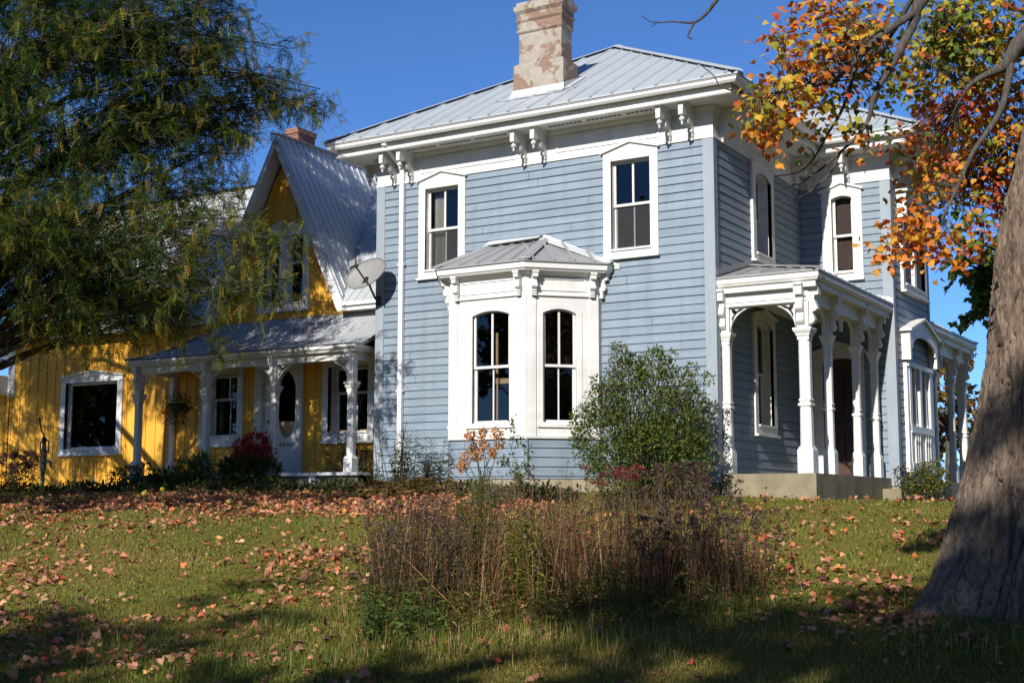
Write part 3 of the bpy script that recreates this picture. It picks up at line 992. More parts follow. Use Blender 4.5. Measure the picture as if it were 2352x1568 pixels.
# ------------------------------------------------------------------ corner porch
def porch_post(x, y, h, wd, parent, fr_list, z0=0.0, ztop=2.93):
    """chamfered post on a plinth, with cap mouldings and a square head"""
    mb = MB(); q = wd
    mb.sq(x, y, [(z0, q*1.35), (z0+.36, q*1.35), (z0+.42, q*1.05), (z0+.43, q, .35), (z0+1.05, q*.93, .35), (z0+1.07, q*1.12), (z0+1.10, q*1.12), (z0+1.12, q*.8), (z0+1.16, q*1.05), (z0+1.19, q*.93, .35),
                 (z0+h-.20, q*.93, .35), (z0+h-.19, q), (z0+h-.14, q), (z0+h-.12, q*1.18), (z0+h-.09, q*1.22), (z0+h-.07, q*1.4), (z0+h-.03, q*1.6), (z0+h, q*1.6), (z0+h+.002, q), (ztop, q)], 0.0)
    for fr, s, o in fr_list:
        w2 = q*.62
        zt = ztop+.10
        mb.box(fr, s-w2*1.15, s+w2*1.15, zt-.20, zt-.02, o, o+.16)
        mb.box(fr, s-w2*1.3, s+w2*1.3, zt-.05, zt-.01, o, o+.19)
        mb.prism(fr, [(o, zt-.2), (o+.10, zt-.2), (o+.08, zt-.26), (o+.12, zt-.36), (o+.14, zt-.42), (o+.09, zt-.46), (o+.05, zt-.47), (o+.07, zt-.53), (o+.09, zt-.60), (o+.05, zt-.65), (o, zt-.66)], s-w2, s+w2)
        mb.tube([fr.p(s-w2*1.05, zt-.41, o+.07), fr.p(s+w2*1.05, zt-.41, o+.07)], .055, 10)
        mb.tube([fr.p(s-w2*1.05, zt-.60, o+.045), fr.p(s+w2*1.05, zt-.60, o+.045)], .042, 10)
    return mb.build('porch_post', M['white'], parent)

def spandrel(parent, fr, s0, s1, zs, zt, o0, o1, r=None, cut=True, pend=False):
    """arched brackets between two posts: corner fillets with a pierced trefoil"""
    L = s1-s0
    rx = min(L*.42, r or 99)
    rz = zt-zs
    for side in (0, 1):
        mb = MB()
        sx = (lambda a: s0+a) if side == 0 else (lambda a: s1-a)
        pts = [(sx(0), zt), (sx(0), zs)]
        for i in range(1, 13):
            t = math.pi/2*i/12
            pts.append((sx(rx*(1-math.cos(t))), zs+rz*math.sin(t)))
        holes = []
        if cut and rx > .3:
            u = rx
            z_ = lambda f: zt-rz*f
            holes = [[(sx(.05*u), z_(.06)), (sx(.16*u), z_(.05)), (sx(.24*u), z_(.14)), (sx(.34*u), z_(.06)), (sx(.55*u), z_(.055)), (sx(.40*u), z_(.16)), (sx(.27*u), z_(.22)), (sx(.17*u), z_(.36)), (sx(.07*u), z_(.62)), (sx(.05*u), z_(.42)), (sx(.13*u), z_(.27)), (sx(.06*u), z_(.18))]]
        mb.plate(fr, pts, holes, o0, o1)
        mb.build('arch_bracket', M['white'], parent)
    if pend:
        mb = MB()
        mb.plate(fr, [((s0+s1)/2-.05, zt), ((s0+s1)/2-.015, zt-.25), ((s0+s1)/2+.015, zt-.25), ((s0+s1)/2+.05, zt)], [], o0, o1)
        mb.build('pendant', M['white'], parent)

def corner_porch(y_near, sgn, name):
    """L-corner porch between main block and wing; sgn=+1 runs towards +y, -1 mirrored"""
    Yp = lambda t: y_near+sgn*t
    PF = Fr((0, Yp(.25), 0), (1, 0, 0), (0, -sgn, 0))
    PS = Fr((1.45, 0, 0), (0, 1, 0), (1, 0, 0))
    Ylast = 4.40
    pb = MB()
    # beam, frieze, soffit, eave
    a, b = sorted((Yp(.17), Yp(.33)))
    pb.wbox(0.03, 1.53, a, b, 2.725, 2.95)
    pb.box(PF, .0, 1.5, 2.795, 2.815, .081, .095)
    pb.box(PF, .0, 1.5, 2.735, 2.75, .081, .095)
    c, d = sorted((Yp(.33), Yp(Ylast)))
    pb.wbox(1.37, 1.53, c+.002*(sgn > 0), d, 2.725, 2.95)
    a2, b2 = sorted((Yp(.06), Yp(Ylast)))
    pb.wbox(.03, 1.68, a2, b2, 2.951, 3.05)
    EP = [(.03, Yp(.03)), (1.72, Yp(.03)), (1.72, Yp(Ylast))]
    if sgn < 0: EP = EP[::-1]
    pb.sweep(EP, [(-.1, 3.05), (.0, 3.05), (.02, 3.09), (.03, 3.10), (.03, 3.16), (-.1, 3.16)], closed=False)
    pb.sweep([(x, y) for x, y in EP], [(-.1, 3.161), (.015, 3.161), (.02, 3.20), (-.1, 3.20)], closed=False)
    po = pb.build(name, M['white'], blue)
    fl_ = lambda s: s
    spandrel(po, PF, .17, 1.28, 2.31, 2.725, -.03, .03, r=.52)
    posts = [(.09, .25, .075, [(PF, .075, .075)]), (1.42, .25, .095, [(PF, 1.40, .095), (PS, Yp(.25), .07)])]
    ys = [1.375, 2.96, 4.09]
    for y in ys: posts.append((1.43, y, .07, [(PS, Yp(y), .055)]))
    k = .25
    PS2 = Fr((1.45, Yp(0), 0), (0, sgn, 0), (1, 0, 0))
    for y0_, y1_ in ((.34, 1.31), (1.44, 2.89), (3.03, 4.02)):
        spandrel(po, PS2, y0_, y1_, 2.31, 2.725, -.05, -.0, r=.5, pend=(y0_ > 1.3 and y0_ < 2))
    for x, t, wd_, fl2 in posts: porch_post(x, Yp(t), 2.31, wd_, po, fl2)
    # roof
    pr_ = MB()
    xe, ye, ze, zt, yp = 1.76, -.01, 3.215, 3.66, 1.63
    roofplane(pr_, [(0.03, Yp(ye), ze), (xe, Yp(ye), ze), (.03, Yp(yp), zt)], .03)
    roofplane(pr_, [(xe, Yp(ye), ze), (xe, Yp(4.39), ze), (.03, Yp(4.39), zt), (.03, Yp(yp), zt)], .03)
    for x in (.36, .77, 1.18, 1.5):
        run = (xe-x)*yp/(xe-.03)
        rib(pr_, (x, Yp(ye), ze), (x, Yp(ye+run*.98), ze+(zt-ze)*run*.98/yp), (0, -.27*sgn, 1), .025, .03)
    for t in np.arange(.3, 4.3, .32):
        run = min(1, (t-ye)/yp)
        rib(pr_, (xe, Yp(t), ze), (xe-(xe-.03)*run*.98, Yp(t), ze+(zt-ze)*run*.98), (.26, 0, 1), .025, .03)
    rib(pr_, (xe, Yp(ye), ze+.01), (.03, Yp(yp), zt+.01), (0, 0, 1), .10, .03)
    pr_.build('porch_roof', M['bayroof'], po)
    pf_ = MB()
    pf_.plate(Fr((.026, Yp(0), 0), (0, sgn, 0), (1, 0, 0)), [(.02, ze+.05), (yp, zt+.02), (4.38, zt+.02), (4.38, zt+.11), (yp, zt+.11), (.02, ze+.15)], [], 0, .014)
    pf_.build('roof_flashing', M['bayroof'], po)
    pg = MB()
    f3 = Fr((0, Yp(4.401)-sgn*.03, 0), (1, 0, 0), (0, -sgn, 0))
    pg.plate(f3, [(.03, zt+.0), (1.74, ze+.03), (1.74, ze+.12), (.03, zt+.14)], [], 0, .014)
    pg.build('wall_flashing', M['gutter'], po)
    # slab
    sb = MB()
    a3, b3 = sorted((Yp(.05), Yp(4.36)))
    sb.wbox(.03, 1.61, a3, b3, -.75, .0)
    if sgn > 0:
        sb.wbox(1.612, 1.95, 3.75, 4.36, -.75, -.20)
        sb.wbox(1.30, 1.612, .045, .075, -.62, -.22)
    sb.build('porch_slab', M['concrete'], po)
    return po
corner_porch(0, 1, 'porch')
corner_porch(11.5, -1, 'back_porch')

# a wooden frame standing inside the bay
wf = MB()
wf.wbox(-3.775, -3.715, -.74, -.70, 1.58, 2.47); wf.wbox(-3.714, -3.20, -.74, -.70, 1.58, 1.67); wf.wbox(-3.199, -3.14, -.74, -.70, 1.58, 2.47)
for x_ in (-3.75, -3.165): wf.wbox(x_-.015, x_+.015, -.735, -.705, .08, 1.579)
tag(wf.build('wooden_frame', M['wood']), 'bare wooden frame standing behind the glass of the bay window', 'frame')
# ------------------------------------------------------------------ the yellow house
yel = empty('yellow_house', (-12.5, 3.0, -.2), 'yellow board-and-batten farmhouse with steep gable and grey metal roofs', 'house')
YF = Fr((0, .8, 0), (1, 0, 0), (0, -1, 0))
XL, XR = -18.45, -6.9
GC = -9.97
def board_wall(mb, fr, poly, holes, s0, s1, z0, ztop, step=.30, phase=0.1):
    mb.plate(fr, poly, holes, -.04, 0)
    s = s0+phase
    while s < s1-.04:
        zt = ztop(s)
        iv = [(z0, zt)]
        for h in holes:
            ss = [p[0] for p in h]; zs = [p[1] for p in h]
            if min(ss)-.02 < s < max(ss)+.02:
                n = []
                for a, b in iv:
                    if min(zs) > a: n.append((a, min(b, min(zs))))
                    if max(zs) < b: n.append((max(a, max(zs)), b))
                iv = n
        for a, b in iv:
            if b-a > .02: mb.box(fr, s-.022, s+.022, a, b, .0005, .02)
        s += step
rect = lambda a, b, c, d: [(a, c), (b, c), (b, d), (a, d)]
holes = [rect(-16.42, -14.72, .78, 2.30), rect(-12.02, -11.1, .94, 2.24), rect(-10.42, -9.50, .15, 2.28), rect(-8.66, -7.66, .98, 2.26), rect(-10.45, -9.40, 3.68, 5.10)]
ztop = lambda s: 3.42 if abs(s-GC) > 1.72 else 3.42+2.0*(1.72-abs(s-GC))
mb = MB()
board_wall(mb, YF, [(XL, -.1), (XR, -.1), (XR, 3.42), (GC+1.72, 3.42), (GC, 6.86), (GC-1.72, 3.42), (XL, 3.42)], holes, XL, XR, -.1, ztop)
YL = Fr((XL, 0, 0), (0, 1, 0), (-1, 0, 0))
board_wall(mb, YL, [(.8, -.1), (7.8, -.1), (7.8, 3.42), (4.3, 7.2), (.8, 3.42)], [], .8, 7.8, -.1, lambda s: 3.42+(3.5-abs(s-4.3))*1.04)
mb.quad((XL, 7.8, -.1), (XR, 7.8, -.1), (XR, 7.8, 3.42), (XL, 7.8, 3.42))
mb.build('board_wall', M['yellow'], yel)
tm = MB()
tm.box(YF, XL-.03, XL+.2, 2.08, 3.36, .0, .035)
tm.build('corner_board', M['oldwhite'], yel)
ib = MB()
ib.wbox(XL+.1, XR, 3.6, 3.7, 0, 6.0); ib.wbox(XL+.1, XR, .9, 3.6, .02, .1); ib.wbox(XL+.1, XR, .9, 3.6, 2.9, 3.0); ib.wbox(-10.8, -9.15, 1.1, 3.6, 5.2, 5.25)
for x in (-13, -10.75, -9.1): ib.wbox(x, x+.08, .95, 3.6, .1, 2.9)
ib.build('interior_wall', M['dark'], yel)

# windows and doors
window(yel, YF, -16.42, -14.72, .78, 2.30, cas=.16, head='ped', hb=.12, peak=.13, depth=.10, sashes=False, mat='oldwhite', cas_out=.05, sill=.12)
for a, b in ((-12.02, -11.1), (-8.66, -7.66)):
    window(yel, YF, a, b, .96, 2.26, cas=.15, head='flat', hb=.14, depth=.20, meet=1.75, mat='oldwhite', cas_out=.07, sill=.2, curtain=[(a+.05, a+.16, 1.0, 2.2)] if a < -10 else None)
gw = window(yel, YF, -10.45, -9.40, 3.68, 5.10, cas=.15, head='ped', hb=.12, peak=.16, depth=.10, meet=4.54, mat='oldwhite', sill=.16)
g2 = MB()
g2.box(YF, -10.03, -9.80, 3.68, 5.1, -.12, .055)
g2.build('mullion', M['oldwhite'], gw)

df = MB()
df.plate(YF, [(-10.62, .13), (-9.33, .13), (-9.33, 2.50), (-10.62, 2.50)], [rect(-10.42, -9.50, .14, 2.28)], .0, .07)
for s0, s1, z0, z1 in ((-10.42, -10.40, .14, 2.28), (-9.52, -9.50, .14, 2.28), (-10.42, -9.5, 2.26, 2.28)): df.box(YF, s0, s1, z0, z1, -.12, .0)
df.box(YF, -10.5, -9.4, .09, .14, -.1, .10)
dfo = df.build('door_frame', M['oldwhite'], yel)
ov = [(-9.80+.265*math.cos(t), 1.56+.68*math.sin(t)) for t in np.linspace(0, 2*math.pi, 33)[:-1]]
vents = [rect(-10.07+.094*i, -10.07+.094*i+.06, .70, .775) for i in range(6)]
sd = MB()
sd.plate(YF, rect(-10.12, -9.505, .15, 2.25), [ov]+vents, -.05, -.015)
sd.plate(YF, rect(-10.05, -9.57, .22, .62), [rect(-10.02, -9.60, .25, .59)], -.0149, -.005)
for i in range(1, 5): sd.box(YF, -10.02+.084*i-.004, -10.02+.084*i+.004, .25, .59, -.0149, -.008)
sd.box(YF, -10.12, -9.505, .815, .835, -.0149, -.004)
for sx, sz in ((-9.57, 2.12), (-9.57, 1.0), (-10.04, 1.0), (-10.04, 2.12)):
    for k in range(3): sd.tube([YF.p(sx+.02*k*(1 if sx < -9.8 else -1), sz+(.035*k if sz > 1.5 else -.035*k), -.0147), YF.p(sx+.02*k*(1 if sx < -9.8 else -1), sz+(.035*k if sz > 1.5 else -.035*k), -.004)], .022, 8)
sdo = sd.build('screen_door', M['white'], dfo)
MB().box(YF, -10.39, -10.14, .15, 2.25, -.04, -.01).build('side_panel', M['white'], dfo)
idr = MB()
idr.box(YF, -10.1, -9.52, .15, 1.22, -.12, -.09)
idr.build('door_leaf', M['wood'], dfo)
kn = MB()
p = YF.p(-10.22, 1.22, .0)
kn.tube([p, p+Vector((0, -.05, 0))], [.016, .016], 8); kn.tube([p+Vector((0, -.05, 0)), p+Vector((0, -.09, 0))], [.034, .026], 10)
kn.build('door_knob', M['brass'], dfo)

# main roof
def corr(mb, grid, m=0):
    """sheet through a grid of points (rows of equal length)"""
    r, c = len(grid), len(grid[0])
    b = [p for row in grid for p in row]
    return mb.add(b, [(i*c+j, i*c+j+1, i*c+c+j+1, i*c+c+j) for i in range(r-1) for j in range(c-1)], m)
mr = MB()
yE, zE, yR, zR = .44, 3.51, 4.3, 7.40
sl = (zR-zE)/(yR-yE)
gh, yv = 1.86, yE+(7.22-zE)/sl
outl = [(-18.9, yE), (GC-gh, yE), (GC, yv), (GC+gh, yE), (XR, yE), (XR, yR), (-18.9, yR)]
tri = tessellate_polygon([[Vector((a, b, 0)) for a, b in outl]])
mr.add([(a, b, zE+(b-yE)*sl) for a, b in outl], [tuple(t) for t in tri])
mr.add([(a, b, zE+(b-yE)*sl-.05) for a, b in outl], [tuple(t) for t in tri])
for a, b in ((-18.9, GC-gh), (GC+gh, XR)): mr.quad((a, yE, zE), (b, yE, zE), (b, yE, zE-.05), (a, yE, zE-.05))
mr.quad((-18.9, yE, zE), (-18.9, yR, zR), (-18.9, yR, zR-.05), (-18.9, yE, zE-.05))
roofplane(mr, [(-18.9, 8.16, zE), (-18.9, yR, zR), (XR, yR, zR), (XR, 8.16, zE)], .05)
x = -18.8
while x < XR-.05:
    y0 = yE-.01 if abs(x-GC) > gh else yE+(yv-yE)*(1-abs(x-GC)/gh)
    if y0 < yR-.3: rib(mr, (x, y0, zE+(y0-yE)*sl), (x, yR-.03, zR-.03), (0, -1, 1), .022, .022)
    x += .2
rib(mr, (-18.9, yR, zR+.01), (XR, yR, zR+.01), (0, 0, 1), .15, .03)
mr.build('main_roof', M['oldroof'], yel)
# gable roof
gr = MB()
A0, A1 = Vector((GC, .46, 7.22)), Vector((GC, yE+(7.22-zE)/sl, 7.22))
half = 1.86
for sg in (1, -1):
    Ft = Vector((GC+sg*half, .46, 3.55))
    roofplane(gr, [A0, A1, Ft] if sg > 0 else [A0, Ft, A1], .06)
    n = Vector((sg*3.67, 0, half)).normalized()
    d = A1-A0
    t = .02
    while t < 1:
        top = A0+d*t
        bot = Ft+(A1-Ft)*t
        rib(gr, top, bot+(top-bot)*.01, n, .022, .022); t += .2/d.length
    # barge rafters and tail
rib(gr, A0+Vector((0, -.02, .01)), A1+Vector((0, 0, .01)), (0, 0, 1), .12, .03)
gr.build('gable_roof', M['oldroof'], yel)
bg_ = MB()
for sg in (1, -1):
    e = half+.02
    bg_.plate(Fr((0, .47, 0), (1, 0, 0), (0, -1, 0)), [(GC, 7.16), (GC+sg*e, 3.50), (GC+sg*(e-.03), 3.34), (GC+sg*(e-.14), 3.34), (GC, 6.96)], [], 0, .03)
    # soffit under the overhang
    a, b = Vector((GC, 0, 6.99)), Vector((GC+sg*(half-.05), 0, 3.40))
    bg_.quad(a+Vector((0, .47, 0)), b+Vector((0, .47, 0)), b+Vector((0, .82, 0)), a+Vector((0, .82, 0)))
bg_.build('barge_board', M['oldwhite'], yel)
for a, b in ((GC+half-.0, XR), (-18.88, GC-half)):
    ev = MB()
    ev.wbox(a, b, .455, .50, 3.34, 3.50)
    ev.wbox(a, b, .50, .80, 3.36, 3.40)
    ev.wbox(a, b, .40, .455, 3.43, 3.505)
    ev.build('eave_fascia', M['oldwhite'], yel)
ev = MB()
ev.plate(Fr((-18.86, 0, 0), (0, 1, 0), (-1, 0, 0)), [(.44, 3.34), (4.3, 7.22), (8.16, 3.34), (8.16, 3.47), (4.3, 7.36), (.44, 3.47)], [], 0, .03)
ev.build('rake_board', M['oldwhite'], yel)

# brick chimney and aerial
bc = MB()
bc.wbox(-12.93, -12.55, 4.22, 4.86, 6.9, 8.56); bc.wbox(-12.96, -12.52, 4.19, 4.89, 8.561, 8.70)
bc.build('brick_chimney', M['brick'], yel)
MB().tube([(-11.9, 4.3, 7.3), (-11.9, 4.3, 9.2)], [.012, .008], 6).build('aerial_rod', M['rod'], yel)

# lean-to at the far end
lt = MB()
board_wall(lt, YF, rect(-23, XL-.001, -.1, 2.12), [], -23, XL-.001, -.1, lambda s: 2.12, phase=.2)
lto = lt.build('lean_to', M['yellow'], yel)
lr = MB()
roofplane(lr, [(-23, .3, 2.62), (XL-.04, .3, 2.62), (XL-.04, 1.5, 3.25), (-23, 1.5, 3.25)], .04)
lr.build('lean_to_roof', M['oldroof'], lto)
lf = MB()
lf.wbox(-23, XL-.04, .34, .8, 2.12, 2.58)
lf.build('lean_to_fascia', M['oldwhite'], lto)

# long porch with a bellcast roof
YP = -.26
PX = [-12.94, -11.0, -9.19, -7.28]
PFy = Fr((0, YP, 0), (1, 0, 0), (0, -1, 0))
pb = MB()
pb.wbox(-13.02, -7.20, YP-.07, YP+.07, 2.25, 2.42)
pb.box(PFy, -13.02, -7.2, 2.30, 2.315, .0701, .08)
pb.wbox(-13.02, -12.88, YP+.071, .8, 2.25, 2.42)
pb.wbox(-7.34, -7.20, YP+.071, .8, 2.25, 2.42)
pb.wbox(-13.06, -7.16, -.40, .79, 2.421, 2.47)
pb.sweep([(-13.06, .8), (-13.06, -.42), (-7.12, -.42), (-7.12, .8)], [(-.08, 2.40), (.0, 2.40), (.03, 2.45), (.06, 2.46), (.06, 2.52), (-.08, 2.52)], closed=False)
pb.plate(Fr((-7.10, 0, 0), (0, 1, 0), (1, 0, 0)), [(-.46, 2.47), (.8, 2.47), (.8, 3.28), (.45, 2.93), (.0, 2.66), (-.46, 2.54)], [[(-.25, 2.515), (.0, 2.60), (.40, 2.80), (.6, 2.95), (.72, 2.515)]], 0, .03)
lp = pb.build('long_porch', M['white'], yel)
PW = .072
for a, b in zip(PX, PX[1:]):
    spandrel(lp, PFy, a+PW, b-PW, 1.80, 2.25, -.02, .02, r=.56)
for i, x in enumerate(PX+[-12.95]):
    pm = MB()
    y = YP if i < 4 else .72
    q = .072 if i < 4 else .055
    pm.sq(x, y, [(.12, q*1.4), (.38, q*1.4), (.42, q*1.05), (.43, q, .35), (1.62, q, .35), (1.64, q*1.0), (1.70, q*1.02), (1.72, q*1.3), (1.76, q*1.35), (1.79, q*1.6), (1.83, q*1.6), (1.832, q), (2.249, q)])
    if i < 4:
        w2 = .05
        for fr, s, o in ((PFy, x, q),)+(((Fr((x, 0, 0), (0, 1, 0), (-1, 0, 0)), YP, q),) if i == 0 else ()):
            pm.box(fr, s-w2*1.2, s+w2*1.2, 2.30, 2.395, o, o+.11)
            pm.box(fr, s-w2, s+w2, 2.24, 2.30, o, o+.10)
            pm.prism(fr, [(o, 2.24), (o+.08, 2.24), (o+.06, 2.18), (o+.10, 2.10), (o+.07, 2.04), (o+.03, 2.02), (o+.06, 1.95), (o+.03, 1.90), (o, 1.89)], s-w2*.8, s+w2*.8)
            pm.tube([fr.p(s-w2, 2.11, o+.06), fr.p(s+w2, 2.11, o+.06)], .04, 8)
    pm.build('porch_post', M['white'], lp)
rf = MB()
NT, DX = 9, .0165
def prof(t): return .79-1.29*t, 3.35-.81*(1-(1-t)**1.55) if t < 1 else 2.54
xa, xb, tl = -13.16, -6.99, 1.55
rows = []
ncol = int((xb-xa)/DX)
for k in range(NT+1):
    t = k/NT
    y, z = prof(t)
    row = []
    x0 = xa+tl*(1-t)
    for i in range(ncol+1):
        x = max(x0, xa+(xb-xa)*i/ncol)
        row.append((x, y-.0, z+.010*math.sin(2*math.pi*x/.082)))
    rows.append(row)
corr(rf, rows)
rows = []
nc = 80
for k in range(NT+1):
    t = k/NT
    y0, z = prof(t)
    x0 = xa+tl*(1-t)
    rows.append([(x0, .79+(y0-.79)*i/nc, z+.010*math.sin(2*math.pi*(i/nc*(y0-.79))/.082)) for i in range(nc+1)])
corr(rf, rows)
pts = [(xa+tl*(1-k/NT), prof(k/NT)[0], prof(k/NT)[1]+.012) for k in range(NT+1)]
for a, b in zip(pts, pts[1:]): rib(rf, a, b, (0, 0, 1), .07, .02)
rf.build('porch_roof', M['rustroof'], lp)
dk = MB()
dk.wbox(-13.1, -7.0, -.42, .79, .06, .118)
for x in np.arange(-13.0, -7.0, 1.2): dk.wbox(x, x+.15, -.36, -.2, -.4, .0595)
dk.build('porch_deck', M['oldwhite'], lp)
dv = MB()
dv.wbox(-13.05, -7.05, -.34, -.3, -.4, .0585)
dv.build('under_deck_shade', M['void'], lp)  # dark sheet standing in for the shade below the deck

# ------------------------------------------------------------------ small things by the house
cs = MB()
ze = gz(-10.5, -.75)
cs.wbox(-10.98, -10.05, -.95, -.6, ze-.1, ze+.06)
o = cs.build('concrete_step', M['concrete'])
tag(o, 'low grey concrete step in front of the yellow porch', 'step')

# satellite dish on the corner board
D0 = Vector((-6.846, -.035, 3.375))
dish = empty('satellite_dish', D0, 'grey oval satellite dish on a bent arm at the blue house corner', 'satellite dish')
ctr = Vector((-6.80, -.52, 3.83))
nrm = Vector((.10, -.93, .36)).normalized()
ax = Vector((.88, .14, .46)); ax = (ax-nrm*ax.dot(nrm)).normalized()
ay = nrm.cross(ax)
da, db = .435, .29
rows = []
KR, KA = 7, 36
V = [ctr-nrm*.075]; F = []
for i in range(1, KR+1):
    r = i/KR
    for j in range(KA):
        g = 2*math.pi*j/KA
        V.append(ctr+ax*da*r*math.cos(g)+ay*db*r*math.sin(g)-nrm*.075*(1-r*r))
for j in range(KA): F.append((0, 1+j, 1+(j+1) % KA))
for i in range(KR-1):
    for j in range(KA): F.append((1+i*KA+j, 1+(i+1)*KA+j, 1+(i+1)*KA+(j+1) % KA, 1+i*KA+(j+1) % KA))
nb = len(V)
V += [v-nrm*.018 for v in V]
F += [tuple(nb+q for q in f) for f in F]
F += [(1+(KR-1)*KA+j, 1+(KR-1)*KA+(j+1) % KA, nb+1+(KR-1)*KA+(j+1) % KA, nb+1+(KR-1)*KA+j) for j in range(KA)]
MB().add(V, F).build('reflector', M['dish'], dish, smooth=True)
am = MB()
low = ctr-ay*db*1.0*(1 if ay.z > 0 else -1)
feed = ctr+nrm*.42-ay*.02*(1 if ay.z > 0 else -1)+ax*(-.02)
am.tube([low-nrm*.05, low+nrm*.03, feed-ay*.03*(1 if ay.z > 0 else -1)], .018, 6)
am.build('feed_arm', M['dishdark'], dish)
fh = MB()
fh.tube([feed+nrm*.04, feed-nrm*.05, feed-nrm*.10], [.035, .035, .05], 10)
fh.box(Fr(feed, ax, nrm), -.06, .06, -.09, .02, .0, .07)
fh.build('feed_horn', M['dish'], dish)
mm = MB()
mm.tube([D0, D0+Vector((0, -.10, .02)), D0+Vector((.02, -.30, .22)), ctr-nrm*.12], .022, 8)
mm.box(FF, -6.90, -6.79, 3.28, 3.47, .0345, .045)
mm.build('mount', M['dishdark'], dish)

# hand pump by the yellow wall
hx, hy = -15.93, -.2
hz = float(gz(hx, hy))
pump = empty('hand_pump', (hx, hy, hz), 'old dark hand water pump with raised handle beside the picture window', 'water pump')
pm = MB()
pm.lathe((hx, hy, hz), [(.0, .075), (.03, .075), (.04, .045), (.42, .045)], 12)
pm.build('base_pipe', M['pumpgreen'], pump)
pm = MB()
pm.lathe((hx, hy, hz), [(.42, .055), (.45, .055), (.46, .07), (.80, .07), (.83, .085), (.86, .085), (.88, .045), (1.02, .04), (1.08, .055), (1.13, .05), (1.17, .015)], 12)
pm.build('barrel', M['pump'], pump)
pm = MB()
pm.tube([(hx+.05, hy, hz+.60), (hx+.16, hy-.02, hz+.62), (hx+.27, hy-.04, hz+.60), (hx+.31, hy-.05, hz+.50)], [.034, .03, .03, .034], 8)
pm.build('spout', M['pump'], pump)
pm = MB()
pm.tube([(hx+.16, hy, hz+.80), (hx+.15, hy, hz+1.05), (hx+.02, hy, hz+1.13), (hx-.10, hy, hz+1.30), (hx-.20, hy, hz+1.58)], [.014, .016, .018, .016, .022], 8)
pm.tube([(hx-.11, hy, hz+.86), (hx-.12, hy, hz+1.02), (hx, hy, hz+1.13)], .015, 6)
pm.build('handle', M['pump'], pump)

# bench / crate by the blue corner
bx = empty('plant_stand', (-7.42, -.05, .118), 'small brown wooden plant stand on the porch by the blue corner', 'plant stand')
k = MB(); k.wbox(-7.64, -7.16, -.14, .14, .50, .54); k.build('shelf', M['doorbrown'], bx)
for x, y in ((-7.6, -.1), (-7.2, -.1), (-7.6, .1), (-7.2, .1)): MB().wbox(x-.02, x+.02, y-.02, y+.02, .118, .499).build('leg', M['doorbrown'], bx)
# ------------------------------------------------------------------ foliage templates
def tmpl_pinnate(n=6, L=.20, ll=.042, lw=.016):
    """compound leaf: pairs of leaflets along a drooping stalk"""
    V, F = [], []
    for i in range(n):
        t = (i+.6)/n
        y = L*t; z = -.35*L*t*t
        for sg in (-1, 1):
            b = len(V)
            l = ll*(1-.25*abs(t-.5)*2)
            V += [(0, y, z), (sg*l*.5, y+lw*.9, z-.004), (sg*l, y+lw*.4, z-.012), (sg*l*.5, y-lw*.3, z-.004)]
            F.append((b, b+1, b+2, b+3))
    return np.array(V), F
def tmpl_maple(s=1.0, curl=.18):
    """five-lobed leaf as a folded fan"""
    P = [(0, 0), (.16, -.04), (.30, -.10), (.34, .06), (.52, .14), (.40, .26), (.46, .46), (.26, .46), (.20, .60), (.0, .95)]
    P = P+[(-x, y) for x, y in P[-2:0:-1]]
    V = [(x*s, y*s-.0, (-curl*abs(x)*1.2-curl*max(0, y-.3)**2)*s) for x, y in P]
    c = len(V)
    V.append((0, .3*s, .03*s))
    F = [(i, (i+1) % c, c) for i in range(c)]
    return np.array(V), F
def tmpl_leaf(L=1.0, w=.45, curl=.15):
    V = [(0, 0, 0), (w*.42, .35*L, -.02), (w*.30, .7*L, -curl*.5), (0, L, -curl), (-w*.30, .7*L, -curl*.5), (-w*.42, .35*L, -.02)]
    return np.array(V), [(0, 1, 2), (0, 2, 3), (0, 3, 4), (0, 4, 5)]

def palette(n, cols, wts, jit=.18):
    c = np.array(cols)[rng.choice(len(cols), n, p=np.array(wts)/sum(wts))]
    return np.clip(c*(1+rng.normal(0, jit, (n, 1)))*(1+rng.normal(0, jit*.35, (n, 3))), .004, .9)

def curve(a, b, lift=0.0, k=6, wob=0.0, droop=0.0):
    a, b = np.array(a), np.array(b)
    L = np.linalg.norm(b-a)
    out = []
    off = rng.normal(0, wob*L, 3)
    for i in range(k+1):
        t = i/k
        p = a*(1-t)+b*t
        p = p+np.array([0, 0, 1])*(lift*L*4*t*(1-t)-droop*L*t*t)+off*math.sin(math.pi*t)+rng.normal(0, wob*L*.25, 3)*(0 < i < k)
        out.append(p)
    return out

